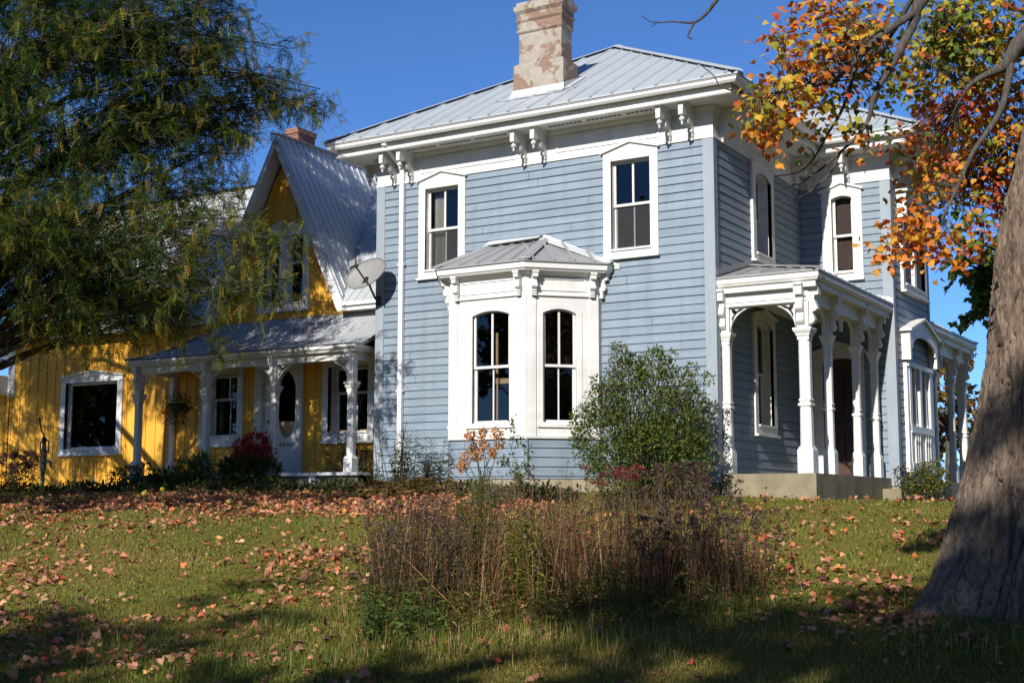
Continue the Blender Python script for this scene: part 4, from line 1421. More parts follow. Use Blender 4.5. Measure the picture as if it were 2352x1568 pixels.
def tree(name, label, base, top, rb, rt, lobes, sec, ter, leaves, T, leafsize, cols, wts, bark_m, group=None, flare=1.0, fork=(.35, 1.0), twig=.55, droop=.12, leafmat='leaf', cat='tree', seg=8, tipcols=None, leafdir='down', secr=.014, lit=None, trunk_obj=True, flat=.75):
    """trunk, limbs to crown lobes (x, y, z, r), then branches, twigs and leaves spread through each lobe"""
    root = empty(name, tuple(base), label, cat, group)
    base, top = np.array(base), np.array(top)
    tr = curve(base, top, 0, 10, .012)
    if trunk_obj:
        mb = MB()
        mb.tube([tr[0]-np.array([0, 0, .3])]+tr, [rb*flare*1.12]+[rb*(1+(flare-1)*math.exp(-i*1.6))*(1-i/10)+rt*i/10 for i in range(11)], 14)
        mb.build('trunk', bark_m, root, smooth=True)
    br = MB()
    AP, AD, AT = [], [], []
    for lx, ly, lz, lr in lobes:
        c = np.array([lx, ly, lz])
        hd_ = math.hypot(lx-base[0], ly-base[1])
        t = float(np.clip((lz-.42*hd_-base[2])/(top[2]-base[2])+rng.normal(0, .06), *fork))
        s = np.array(tr[int(t*10)])
        limb = curve(s, c, .10, seg, .04)
        rl = .016+.024*lr
        br.tube(limb, [rl*1.5*(1-i/seg)+.009 for i in range(seg+1)], 6)
        for _ in range(int(sec*lr*lr/2+4)):
            i = rng.integers(int(seg*.35), seg+1)
            d = unit(1)[0]; d[2] *= flat
            tgt = c+d*lr*rng.uniform(.35, 1.0)**.6
            b = curve(limb[i], tgt, .05, 5, .05, droop)
            br.tube(b, [secr*(1-j/6)+.003 for j in range(6)], 4, cap=False)
            for _k in range(ter):
                j = rng.integers(2, 6)
                dd = (b[5]-b[3]); dd = dd/(np.linalg.norm(dd)+1e-6)
                d2 = dd*.8+unit(1)[0]*.9; d2[2] -= .1
                e = b[j]+d2/np.linalg.norm(d2)*rng.uniform(.5, 1.1)*twig
                tw = curve(b[j], e, .04, 3, .05, .12)
                br.tube(tw, [.005, .004, .003, .002], 3, cap=False)
                for q in range(leaves):
                    f = rng.uniform(.15, 1)*3
                    a = min(2, int(f)); g_ = f-a
                    p = tw[a]*(1-g_)+tw[a+1]*g_
                    AP.append(p); AD.append(tw[a+1]-tw[a]); AT.append(np.linalg.norm(p-c)/lr)
    br.build('branch', bark_m, root, smooth=True)
    P = np.array(AP); D = np.array(AD); Tt = np.array(AT)
    n = len(P)
    D = D/(np.linalg.norm(D, axis=1, keepdims=True)+1e-9)
    fw = D*.5+unit(n)*.8
    fw[:, 2] -= {'down': .55, 'flat': .12}.get(leafdir, 0)
    up = np.tile([0, 0, 1.0], (n, 1))+unit(n)*(.38 if leafdir == 'flat' else .55)
    Mx = basis(fw, up, leafsize*rng.uniform(.7, 1.25, n))
    C = palette(n, cols, wts)
    if tipcols is not None:
        k = rng.random(n) < np.clip((Tt-.5)*1.2, 0, .7)
        C[k] = palette(int(k.sum()), *tipcols)
    V, F = T
    np_obj('foliage', *stamp(V, F, P, Mx, C), M[leafmat], root)
    return root

# ------------------------------------------------------------------ honey locust on the left
lob = [(-60, -140, 24.5, 2.6), (170, -120, 24.5, 2.5), (390, -110, 24.5, 1.9),
       (60, 110, 24, 2.3), (270, 90, 24.2, 2.0), (440, 60, 24.4, 1.35), (420, 220, 24.6, 1.45), (500, 120, 24.5, .75), (525, 30, 24.6, .5),
       (-120, 260, 24, 2.4), (150, 300, 23.8, 2.0), (340, 330, 24.4, 1.45), (480, 300, 24.8, .95), (560, 250, 25, .75), (600, 175, 25, .5), (645, 105, 25.1, .3), (655, 225, 25.1, .5), (715, 225, 25.2, .48), (735, 205, 25.2, .3), (560, 340, 25, .5),
       (20, 470, 23.2, 1.7), (230, 470, 23.4, 1.3), (400, 440, 24, .8), (500, 415, 24.5, .6),
       (-130, 560, 22.5, 2.0), (60, 600, 22.3, 1.25), (230, 610, 22.3, 1.25), (390, 600, 22.4, 1.0), (510, 580, 22.4, .62), (600, 550, 22.4, .42), (665, 540, 22.4, .32),
       (170, 700, 22, .75), (310, 700, 22, .8), (450, 680, 22.1, .75), (555, 665, 22.2, .38), (625, 665, 22.2, .28), (500, 755, 22.1, .32), (255, 770, 22, .28),
       (330, 520, 23, 1.0), (450, 510, 23.5, .75), (140, 530, 22.6, 1.2), (560, 480, 24, .45), (270, 650, 22.2, .9), (20, 680, 22.2, .8)]
lobes = [(*at(u, v, D), r) for u, v, D, r in lob]+[(-15.5, -4.5, 4.2, 1.5), (-17.5, -4.0, 5.0, 1.7), (-19.5, -4.5, 4.6, 1.6), (-16.5, -6.0, 6.5, 1.6), (-18.5, -6.5, 7.5, 1.8), (-15, -7, 8.5, 1.8)]
lb = at(-190, 1120, 23.5); lb[2] = gz(lb[0], lb[1])
lt_ = at(-60, -60, 24.2)
tree('locust_tree', 'feathery honey locust with yellowing tips hanging over the yellow house', lb, lt_, .30, .08, lobes, 32, 5, 12, tmpl_pinnate(6, .19, .044, .017), 1.0,
     [(.022, .055, .010), (.040, .085, .014), (.07, .12, .018), (.13, .15, .022)], [4, 4, 3, 1], M['locustbark'], flare=1.3, fork=(.25, .95), twig=.6, droop=.02, secr=.009, leafdir='flat', flat=.5,
     tipcols=([(.30, .23, .028), (.36, .24, .05), (.18, .20, .025), (.36, .19, .06)], [2.6, .8, 5, .4]))  # yellowing tips, their colour also brightened to look sunlit

# ------------------------------------------------------------------ big maple on the right
mbase = at(2405, 1400, 11.6); mbase[2] = gz(mbase[0], mbase[1])
maple = empty('maple_tree', tuple(mbase), 'big old maple with grey furrowed trunk and orange, red and green autumn leaves', 'tree')
axis = [mbase+np.array([0, 0, -.5]), mbase, at(2420, 1150, 11.5), at(2432, 900, 11.45), at(2446, 650, 11.4), at(2478, 420, 11.4), at(2530, 180, 11.4), at(2590, -100, 11.4), at(2640, -420, 11.5)]
rad = [1.7, 1.10, .765, .625, .555, .53, .50, .46, .40]
AX = [Vector(a) for a in axis]
def spl(P, t):
    n = len(P)-1
    i = min(n-1, int(t*n)); f = t*n-i
    p0, p1, p2, p3 = P[max(0, i-1)], P[i], P[i+1], P[min(n, i+2)]
    return .5*((2*p1)+(p2-p0)*f+(2*p0-5*p1+4*p2-p3)*f*f+(3*p1-p0-3*p2+p3)*f**3)
NR, NA = 480, 640
V = np.zeros((NR, NA, 3))
RS = [np.array([r]) for r in rad]
zv = Vector((0, 0, 1))
sway = [(mnoise.noise(Vector((i*.37, 3.1, 0)))) for i in range(40)]
for i in range(NR):
    t = i/(NR-1)
    c = spl(AX, t); r0 = float(spl(RS, t)[0])
    tg = (spl(AX, min(1, t+.01))-spl(AX, max(0, t-.01))).normalized()
    ux = Vector((1, 0, 0)); ux = (ux-tg*ux.dot(tg)).normalized(); uy = tg.cross(ux)
    h = c.z-mbase[2]
    fl_ = math.exp(-max(0, h)/.42)
    for j in range(NA):
        g_ = 2*math.pi*j/NA
        d = ux*math.cos(g_)+uy*math.sin(g_)
        q = Vector((math.cos(g_)*2.2, math.sin(g_)*2.2, h))
        r = r0*(1+.10*fl_*math.sin(5*g_+.8)+.06*fl_*math.sin(3*g_+2)+.07*mnoise.noise(Vector((q.x*.55, q.y*.55, h*.8))))
        # bark plates: warped cells drawn out up the trunk, with cracks between
        w1 = mnoise.noise(Vector((q.x*1.3, q.y*1.3, h*1.1)))
        w2 = mnoise.noise(Vector((q.x*3.1+4, q.y*3.1, h*2.6)))
        k = r0/.6
        cv = Vector((math.cos(g_)*6.2*k+w1*1.1+w2*.5, math.sin(g_)*6.2*k+w2*.6, h*2.1+w1*1.3))
        dd, _pp = mnoise.voronoi(cv)
        e1 = min(1, (dd[1]-dd[0])/.22)
        tl1 = cv.z-_pp[0].z
        cv2 = Vector((math.cos(g_)*17*k+w2*1.2, math.sin(g_)*17*k+w1, h*7+w2*1.6))
        dd2, _p2 = mnoise.voronoi(cv2)
        e2 = min(1, (dd2[1]-dd2[0])/.3)
        tl2 = cv2.z-_p2[0].z
        w3 = mnoise.noise(Vector((q.x*2.3+20, q.y*2.3, h*1.7)))
        f1 = abs(math.sin(22*g_+w1*5.5+w3*2.6+w2*1.1))
        f2 = abs(math.sin(37*g_+w3*7+w2*3.2+1.7))
        ridge = -.072*max(0, 1-f1/.42)**1.3-.022*max(0, 1-f2/.4)-.022*(1-e1**.5)-.008*tl1-.016*(1-e2**.7)-.006*tl2+.012*mnoise.noise(Vector((q.x*5, q.y*5, h*5)))+.006*mnoise.noise(Vector((q.x*13, q.y*13, h*13)))+.02
        p = c+d*(r+ridge)
        V[i, j] = p
fl2 = []
for i in range(NR-1):
    a = np.arange(NA); b = (a+1) % NA
    fl2.append(np.stack([i*NA+a, i*NA+b, (i+1)*NA+b, (i+1)*NA+a], 1))
fl2 = np.concatenate(fl2).ravel()
np_obj('trunk', V.reshape(-1, 3), fl2, np.full(len(fl2)//4, 4), None, M['bark'], maple, smooth=True)

bm = MB()
def limb(pts, r0, r1, k=8):
    P = [np.array(at(*p)) for p in pts]
    Q = [spl(P, i/(len(P)*4)) for i in range(len(P)*4+1)]
    n = len(Q)-1
    bm.tube(Q, [r1+(r0-r1)*(1-i/n)**1.7 for i in range(n+1)], k)
    return Q
L1 = limb([(2600, -160, 11.4), (2420, -230, 11), (2230, -130, 10.6), (2115, 5, 10.4), (2100, 50, 10.4), (2060, 130, 10.3), (2010, 215, 10.3), (1990, 285, 10.3), (1930, 350, 10.3), (1855, 410, 10.3), (1800, 432, 10.3)], .085, .007)
L2 = limb([(2100, 30, 10.4), (2020, 85, 10.2), (1955, 150, 10.1), (1905, 190, 10.1), (1830, 197, 10.1), (1775, 215, 10.0), (1700, 212, 10.0), (1655, 198, 10.0), (1640, 175, 10.0), (1610, 150, 10)], .032, .004)
L3 = limb([(1965, 150, 10.2), (1940, 240, 10.3), (1900, 310, 10.3), (1868, 365, 10.4), (1835, 395, 10.4), (1780, 405, 10.4)], .018, .004)
L4 = limb([(2600, 60, 11.4), (2440, 30, 11.2), (2345, 95, 11.1), (2310, 150, 11.1), (2260, 175, 11.2), (2225, 200, 11.2), (2195, 250, 11.3)], .125, .010)
L5 = limb([(2325, 130, 11.1), (2300, 250, 11), (2235, 350, 10.9), (2190, 450, 10.9), (2150, 520, 10.8), (2090, 550, 10.8), (2040, 560, 10.8)], .035, .005)
L6 = limb([(2115, -40, 10.4), (2060, 60, 10.6), (2020, 120, 10.7), (1970, 175, 10.8), (1900, 195, 10.9), (1860, 240, 10.9)], .022, .005)
L7 = limb([(2600, -200, 11.4), (2100, -400, 10.2), (1760, -130, 9.6), (1655, -10, 9.4), (1622, 32, 9.4), (1592, 52, 9.4), (1545, 50, 9.4), (1500, 52, 9.4), (1473, 36, 9.4)], .032, .003)
limb([(1596, 50, 9.4), (1585, 70, 9.4), (1580, 84, 9.4), (1590, 90, 9.4)], .010, .005)
limb([(1512, 50, 9.4), (1496, 62, 9.4)], .005, .003)
L8 = limb([(2600, -220, 11.4), (2480, -160, 11.6), (2330, -120, 11.8), (2230, -60, 12), (2150, 40, 12)], .06, .01)
L9 = limb([(2600, 260, 11.4), (2500, 300, 11.9), (2380, 330, 12.3), (2280, 400, 12.4), (2200, 440, 12.4)], .05, .008)
for e_ in ((9.5, -5, 8), (11.5, 1, 8), (8.6, 6, 9), (10.5, -10, 9.5), (8.4, .5, 5.2)):
    q_ = curve(axis[7], e_, .08, 8, .03)
    bm.tube(q_, [.12*(1-i/8)+.03 for i in range(9)], 7)
L10 = limb([(1990, 285, 10.3), (1995, 330, 10.3), (1978, 360, 10.3), (1988, 400, 10.3)], .014, .004)
L11 = limb([(1930, 350, 10.3), (1905, 400, 10.3), (1860, 440, 10.3), (1830, 455, 10.3), (1775, 470, 10.3)], .012, .003)

MT = tmpl_maple(1.0)
ORG = [(.62, .20, .025), (.72, .28, .035), (.78, .38, .06), (.55, .13, .02), (.70, .22, .04)]
YEL = [(.55, .40, .035), (.40, .36, .04), (.66, .42, .045)]
GRN = [(.09, .16, .025), (.15, .22, .035), (.22, .27, .045), (.32, .33, .05)]
RED = [(.60, .12, .06), (.66, .20, .10), (.45, .07, .035)]
clus = []   # (u, v, D, r metres, twigs, palette weights orange/yellow/green/red, leaves per twig)
for u, v, D, r, n, pw in [
    (1850, 60, 10.2, .30, 20, (5, 2, 0, 1)), (1910, 40, 10.2, .30, 18, (5, 2, 1, 2)), (1790, 110, 10.1, .22, 6, (5, 2, 0, 0)), (1880, 120, 10.2, .34, 36, (6, 3, 1, 1)), (1960, 90, 10.3, .28, 24, (4, 3, 2, 1)),
    (1800, 185, 10.0, .25, 15, (6, 4, 0, 0)), (1870, 180, 10.2, .25, 20, (5, 3, 2, 0)), (1950, 190, 10.6, .35, 20, (3, 3, 4, 0)), (1760, 245, 10.0, .22, 13, (6, 3, 1, 0)), (1800, 240, 10.0, .20, 12, (4, 4, 4, 0)), (1745, 280, 10, .14, 7, (6, 2, 0, 0)), (1805, 265, 10, .18, 9, (5, 3, 2, 0)), (1735, 310, 10, .10, 2, (6, 1, 0, 0)), (1770, 330, 10, .12, 3, (6, 2, 0, 0)),
    (1985, 20, 10.6, .3, 12, (3, 2, 1, 3)), (2015, 195, 11, .24, 14, (1, 3, 7, 0)), (2060, 100, 11.4, .35, 13, (2, 3, 4, 1)),
    (2120, 60, 11.9, .40, 26, (1, 4, 7, 1)), (2200, 60, 12, .42, 52, (1, 5, 7, .5)), (2180, 150, 12, .42, 48, (1, 5, 6, 1)), (2280, 40, 12, .45, 52, (1, 5, 5, 1)), (2260, 130, 12, .4, 36, (2, 5, 6, 1)), (2330, 140, 12, .4, 26, (2, 5, 4, 1)), (2110, 170, 12, .35, 22, (2, 5, 5, 1)),
    (2230, 240, 12.2, .42, 44, (5, 2, 1, 5)), (2310, 260, 12.2, .42, 40, (5, 4, 2, 2)), (2165, 265, 12.2, .34, 34, (5, 1, 2, 6)), (2180, 330, 12.2, .36, 34, (5, 1, 2, 5)), (2260, 340, 12.2, .38, 34, (4, 4, 3, 2)), (2330, 370, 12.2, .4, 34, (5, 3, 2, 3)), (2100, 320, 12, .26, 14, (4, 1, 2, 5)),
    (2130, 390, 11.6, .26, 17, (8, 1, 0, 1)), (2180, 400, 11.6, .24, 14, (5, 2, 4, 0)), (2120, 440, 11.3, .22, 13, (8, 2, 0, 0)), (2200, 470, 11.8, .28, 20, (2, 2, 7, 0)), (2280, 440, 12.3, .36, 26, (4, 2, 3, 3)), (2330, 470, 12.3, .36, 26, (5, 1, 1, 5)), (2290, 510, 12.3, .24, 12, (4, 1, 1, 5)), (2150, 330, 11.6, .2, 8, (7, 1, 2, 0)),
    (2100, 510, 10.8, .20, 17, (8, 2, 0, 0)), (2060, 540, 10.8, .17, 13, (8, 2, 0, 0)), (2130, 550, 10.8, .20, 16, (8, 2, 0, 0)), (2180, 545, 10.8, .16, 9, (7, 1, 1, 0)), (2210, 570, 10.8, .12, 5, (8, 0, 0, 1)), (2040, 575, 10.8, .10, 4, (8, 1, 0, 0)), (2090, 590, 10.8, .08, 2, (8, 0, 0, 0)), (2230, 510, 11, .10, 2, (6, 1, 1, 0)),
    (1870, 330, 10.4, .12, 3, (4, 2, 2, 0)), (1905, 285, 10.3, .15, 4, (4, 3, 2, 0)), (1965, 300, 10.4, .14, 4, (3, 2, 3, 0)),
    # off the frame: the rest of the crown
    (2100, -190, 13.5, .9, 40, (4, 3, 3, 2)), (2400, -170, 13.5, 1.2, 60, (4, 3, 4, 2)), (2500, 150, 12.4, 1.0, 80, (4, 3, 4, 2)), (2600, -400, 13.5, 1.6, 100, (4, 3, 4, 2)), (2560, 400, 12.5, .8, 60, (4, 3, 4, 2)), (2200, -480, 13.5, 1.3, 60, (4, 3, 4, 2)), (2900, -100, 12, 1.6, 120, (4, 3, 4, 2)), (2850, -500, 12, 1.7, 120, (4, 3, 4, 2))]:
    clus.append((np.array(at(u, v, D)), r, n, pw))
for x, y, z, r, n in ((9.5, -5, 8.0, 3.0, 420), (11.5, 1, 8.0, 3.2, 440), (8.6, 6, 9.0, 3.0, 400), (13, -4, 9.5, 3.2, 380), (10.5, -10, 9.5, 3.0, 350), (8.4, 0.5, 5.2, 2.2, 330), (9.5, 7, 5.0, 2.4, 330), (12.5, -9, 5.5, 2.6, 280), (8.8, -1, 11.5, 2.8, 300), (10.5, 3, 2.6, 2.2, 260), (11.5, -4, 3.0, 2.4, 260), (7.5, 10.5, 6.5, 2.6, 260)):  # unseen canopy masses added to block skylight from porch and wing side
    clus.append((np.array([x, y, z]), r, n, (4, 3, 4, 2)))
SK = np.array([p for L in (L1, L2, L3, L4, L5, L6, L8, L9) for p in L])
LP, LD, LC, LB = [], [], [], []
for c, r, n, pw in clus:
    big = r > .75
    for _ in range(max(2, int(n*(.86 if r < .75 else 1)))):
        p = c+unit(1)[0]*r*rng.uniform(.15, 1)**.6*np.array([1, 1, .85])
        k = SK[np.argmin(np.linalg.norm(SK-p, axis=1)+rng.uniform(0, .12, len(SK)))]
        if np.linalg.norm(k-p) > 1.0: k = c+(p-c)*.2 if r < 1.75 else p+unit(1)[0]*.5
        tw = curve(k, p, .06, 4, .06, .05)
        bm.tube(tw, [.007, .005, .004, .003, .002], 3, cap=False)
        pal = [ORG, YEL, GRN, RED][rng.choice(4, p=np.array(pw)/sum(pw))]
        for q in range(7 if not big else 6):
            LP.append(p+rng.normal(0, .075 if not big else (.22 if r < 1.75 else .45), 3)+np.array([0, 0, -.03]))
            LD.append(tw[4]-tw[2]+unit(1)[0]*.1)
            LC.append(pal[rng.integers(len(pal))]); LB.append(1.0 if r < 1.75 else 3.1)
bm.build('branch', M['branch'], maple, smooth=True)
LP, LD, LC, LB = np.array(LP), np.array(LD), np.array(LC), np.array(LB)
n = len(LP)
LD = LD/(np.linalg.norm(LD, axis=1, keepdims=True)+1e-9)
fw = LD*.4+unit(n)*.8; fw[:, 2] -= .5
Mx = basis(fw, np.tile([0, -.35, .8], (n, 1))+unit(n)*.7, rng.uniform(.045, .082, n)*LB)
LC = np.clip(LC*(1+rng.normal(0, .15, (n, 1))), .005, .9)
np_obj('foliage', *stamp(*MT, LP, Mx, LC), M['mapleleaf'], maple)

# ------------------------------------------------------------------ trees seen far behind the house and behind the camera
def round_tree(name, label, x, y, h, r, cols, wts, group=None, n=9, zc=None, seed=0, size=.16, sec=9, z0=None, trunk=.22, leaves=7):
    z0 = float(gz(x, y)) if z0 is None else z0
    lobes = []
    zc = h*.62 if zc is None else zc
    for i in range(n):
        d = unit(1)[0]
        lobes.append((x+d[0]*r*.62, y+d[1]*r*.62, z0+zc+d[2]*(h-zc)*.62, r*rng.uniform(.42, .6)))
    lobes.append((x, y, z0+h-r*.42, r*.42))
    return tree(name, label, (x, y, z0), (x+rng.normal(0, .2), y, z0+h*.8), trunk, .06, lobes, sec, 4, leaves, tmpl_maple(1.0), size, cols, wts, M['branch'], group, flare=1.4, fork=(.3, .9), twig=.7, droop=.05)
p = at(2185, 1100, 47); round_tree('autumn_tree', 'orange and green autumn tree behind the back porch posts', p[0], p[1], 6.6, 2.7, [(.24, .115, .02), (.17, .125, .022), (.09, .10, .02), (.30, .12, .02)], [3, 3, 3, 2], z0=-.6, size=.24, sec=4)
p = at(2120, 1100, 60); round_tree('autumn_tree', 'dark green tree far behind the wing and back porch', p[0], p[1], 5.2, 3.2, [(.05, .08, .02), (.10, .10, .02), (.16, .11, .02)], [3, 3, 1], z0=-.6, size=.26, sec=3)
gl = [(2255, 585, 14.6, .42), (2300, 570, 14.7, .5), (2340, 600, 14.8, .55), (2225, 610, 14.6, .25), (2275, 640, 14.7, .24), (2400, 600, 15, .8), (2262, 700, 14.7, .13), (2480, 560, 15.2, 1.2), (2560, 480, 15.5, 1.4), (2650, 600, 15.5, 1.3)]
b0 = at(2640, 1250, 16); b0[2] = gz(b0[0], b0[1])
tree('young_maple', 'green-leaved maple hanging in behind the big trunk', b0, at(2600, 500, 15.6), .16, .05, [(*at(u, v, D), r) for u, v, D, r in gl], 60, 5, 7, tmpl_maple(1.0), .10,
     [(.07, .13, .02), (.11, .18, .03), (.05, .09, .02), (.17, .19, .03)], [4, 3, 3, 2], M['branch'], twig=.28, fork=(.5, 1), secr=.008)
AUT = [(.30, .14, .03), (.18, .14, .03), (.08, .11, .02), (.35, .12, .03)]
shade = [(9.2, -31.5, 16.3, 5.3, 'tall dense orange-brown maple standing behind the viewer', 42), (16.0, -30.5, 15.4, 5.2, 'tall autumn maple at the right behind the viewer', 26),
         (6.0, -33.0, 16.5, 3.7, 'narrower autumn maple left of the tallest one behind the viewer', 26), (1.2, -36.5, 17.2, 4.2, 'thin smaller autumn maple behind the viewer', 8), (-4.5, -37, 17.0, 4.2, 'green-brown tree far left behind the viewer', 7), (-15, -34, 15.5, 4.0, 'leftmost green-brown tree behind the viewer', 4)]
for x, y, h, r, lab, sc in shade:
    round_tree('shade_tree', lab, x, y, h, r, AUT, [2, 3, 3, 1], 'trees shading the lawn from behind', n=13, size=.26, sec=sc, zc=h*.56, trunk=.3, leaves=6)

def copy_thing(o, x, y, rz, sc, label):
    r = o.copy(); COL.objects.link(r)
    r.location = (x, y, float(gz(x, y))); r.rotation_euler.z = rz; r.scale = (sc, sc, sc)
    r['label'] = label
    for c in list(o.children):
        d = c.copy(); COL.objects.link(d); d.parent = r; d.matrix_parent_inverse = c.matrix_parent_inverse.copy()
    return r
round_tree('broad_tree', 'broad low-branched tree far left of the lawn facing the picture window', -32, -14.2, 10.5, 5.6, AUT, [1, 3, 4, .6], n=12, size=.26, sec=6, zc=4.6, trunk=.3, leaves=6)
zb_ = float(gz(-9, -15))
tree('spreading_tree', 'wide low-crowned tree left of the lawn shading the ground before the yellow house', (-9.5, -15, zb_), (-9.2, -15.2, zb_+6.8), .26, .08,
     [(-15.2, -14.6, 6.2, 1.5), (-13, -15.4, 7.0, 1.6), (-10.6, -14.6, 6.4, 1.6), (-8.2, -15.3, 7.3, 1.7), (-5.9, -14.8, 6.6, 1.4), (-4.3, -15.0, 6.9, 1.0), (-11.8, -15.5, 8.2, 1.4), (-7, -15, 8.3, 1.3), (-16.8, -15, 7.4, 1.4), (-9.5, -14.5, 5.9, 1.2), (-18.6, -15, 6.0, 1.5), (-20.2, -14.6, 7.0, 1.6), (-17, -14.2, 5.2, 1.2)], 10, 4, 7, tmpl_maple(1.0), .20,
     AUT, [2, 3, 3, 1], M['branch'], fork=(.4, 1), twig=.6)
round_tree('shade_tree', 'low wide brown-leaved tree added unseen behind the viewer to darken the near lawn', 3.2, -27.5, 9.3, 4.8, AUT, [2, 3, 3, 1], 'trees shading the lawn from behind', n=14, size=.24, sec=22, zc=5.4, trunk=.25, leaves=6)  # added out of view so its shadow darkens the nearest strip of lawn
src = bpy.data.objects['shade_tree.004']
far = [(-27, -27, 1, .95, 'tree in the row left of the lawn, nearest the viewer'), (-38, -21, 2.4, .85, 'second in the row left of the lawn'), (-41, -11, 4, .9, 'third tree in the row left of the lawn'), (-22, -33, 5, .8, 'tree between the left row and those behind the viewer'), (-46, -22, 3, 1.0, 'tree set back behind the row left of the lawn'),
       (17, -2, 2, .95, 'unseen tree added right of the wing to cut the skylight'), (19, 7, 3.4, 1.0, 'second unseen tree added right of the wing to cut the skylight, farther back'), (15.5, -12, 5.1, .9, 'unseen tree added right of the big maple to cut the skylight, near the viewer'), (25, 1, .6, 1.05, 'unseen tree added farther right of the lawn to cut the skylight')]  # out-of-view trees added to keep skylight off the porch side
for x, y, rz, sc, lab in far: copy_thing(src, x, y, rz, sc, lab+', green and brown autumn crown')['group'] = 'trees round the lawn'
# ------------------------------------------------------------------ plants
LT = tmpl_leaf(1, .45)
LN = tmpl_leaf(1, .20, .25)
LS = tmpl_leaf(1, .8, .1)
ST_V, ST_F = [], []
for k in range(3):
    g_ = math.pi*k/3
    b = len(ST_V)
    for t, wd_ in ((0, 1), (.35, .85), (.7, .65), (1, .4)):
        bend = .06*t*t
        ST_V += [(math.cos(g_)*wd_*.5, t, bend+math.sin(g_)*wd_*.5), (-math.cos(g_)*wd_*.5, t, bend-math.sin(g_)*wd_*.5)]
    for i in range(3): ST_F.append((b+2*i, b+2*i+1, b+2*i+3, b+2*i+2))
ST_V = np.array(ST_V, float)

def stems_arr(P, D, L, wd, cols):
    """thin stems from P along D, length L, width wd"""
    n = len(P)
    Mx = basis(D, unit(n), np.ones(n))
    Mx = Mx*np.stack([wd, L, L*.6], 1)[:, None, :] if hasattr(wd, '__len__') else Mx*np.stack([np.full(n, wd), L, np.full(n, wd)], 1)[:, None, :]
    return stamp(ST_V, ST_F, P, Mx, cols)

def leaves_arr(T, P, D, size, cols, up=.6):
    n = len(P)
    return stamp(*T, P, basis(D, np.tile([0, 0, 1.0], (n, 1))+unit(n)*up, size), cols)

def on_ground(x, y): return np.stack([x, y, gz(x, y)], 1)

def herb(name, label, cat, P, h, lean=.18, wd=.007, stemc=(.12, .08, .04), leaf=None, head=None, group=None, kind=None, one=False):
    """a clump of upright stems; leaf = (template, per stem, size, colours, weights, low, high), head = (template, per head, size, spread, flat, colours, weights)"""
    n = len(P)
    D = np.stack([rng.normal(0, lean, n), rng.normal(0, lean, n), np.ones(n)], 1)
    D /= np.linalg.norm(D, axis=1, keepdims=True)
    parts = {}
    sc = palette(n, stemc, [1]*len(stemc), .25) if isinstance(stemc, list) else np.clip(np.array(stemc)*(1+rng.normal(0, .25, (n, 1))), .004, .8)
    parts['stems'] = stems_arr(P-D*.03, D, h+.03, wd, sc)
    if leaf:
        T, k, sz, cols, wts, lo, hi = leaf
        i = np.repeat(np.arange(n), k)
        t = rng.uniform(lo, hi, n*k)
        Q = P[i]+D[i]*(h[i]*t)[:, None]
        a = rng.uniform(0, 2*math.pi, n*k)
        Fd = np.stack([np.cos(a), np.sin(a), rng.uniform(-.5, .6, n*k)], 1)
        parts['leaves'] = leaves_arr(T, Q, Fd, sz*rng.uniform(.6, 1.3, n*k)*(1.15-.5*t), palette(n*k, cols, wts))
    if head:
        T, k, sz, sp, flat, cols, wts = head
        i = np.repeat(np.arange(n), k)
        Q = P[i]+D[i]*h[i][:, None]+unit(n*k)*sp*rng.uniform(.2, 1, (n*k, 1))*np.array([1, 1, flat])
        parts['seed_heads'] = leaves_arr(T, Q, unit(n*k), sz*rng.uniform(.6, 1.3, n*k), palette(n*k, cols, wts), 1.0)
    if one:
        o = np_obj(name, *joinst(list(parts.values())), M['grass'])
        return tag(o, label, cat, group, kind)
    root = empty(name, tuple(P.mean(0)), label, cat, group)
    for k_, v in parts.items(): np_obj(k_, *v, M['stalk'] if k_ == 'stems' else M['leaf'], root)
    return root

def shrub(name, label, base, lobes, n, T, size, cols, wts, stemc=(.08, .06, .04), cat='shrub', group=None, tip=None, up=.8):
    base = np.array(base, float)
    root = empty(name, tuple(base), label, cat, group)
    bmx = MB()
    P, Dd, E = [], [], []
    tot = sum(l[3]**2 for l in lobes)
    for lx, ly, lz, lr in lobes:
        c = np.array([lx, ly, lz])
        k = int(n*lr*lr/tot)
        for _ in range(max(3, int(14*lr))):
            e = c+unit(1)[0]*lr*.95
            s = base+np.array([rng.normal(0, .10), rng.normal(0, .10), -.05])
            bmx.tube(curve(s, e, .03, 5, .05), [.014, .012, .010, .008, .005, .003], 4, cap=False)
        d = unit(k)
        r = lr*rng.uniform(.25, 1.0, k)**.45*(1+.25*np.array([mnoise.noise(Vector((q[0]*2.2+lx, q[1]*2.2, q[2]*2.2+lz))) for q in d]))
        P.append(c+d*r[:, None]); Dd.append(d); E.append(r/lr)
    bmx.build('stem', M['branch'], root)
    P, Dd, E = np.concatenate(P), np.concatenate(Dd), np.concatenate(E)
    k = P[:, 2] > gz(P[:, 0], P[:, 1])+.02
    P, Dd, E = P[k], Dd[k], E[k]
    m = len(P)
    C = palette(m, cols, wts)
    if tip:
        q = rng.random(m) < np.clip((E-.8)*2.2, 0, .6)
        C[q] = palette(int(q.sum()), *tip)
    np_obj('leaves', *leaves_arr(T, P, Dd*.6+unit(m)*.8+np.array([0, 0, .1]), size*rng.uniform(.6, 1.3, m), C, up), M['leaf'], root)
    return root
def lobes_at(L): return [(*at(u, v, D), r) for u, v, D, r in L]
def gpt(u, D):
    """ground point under column u at depth D"""
    p = at(u, 1164, D); p[2] = gz(p[0], p[1]); return p

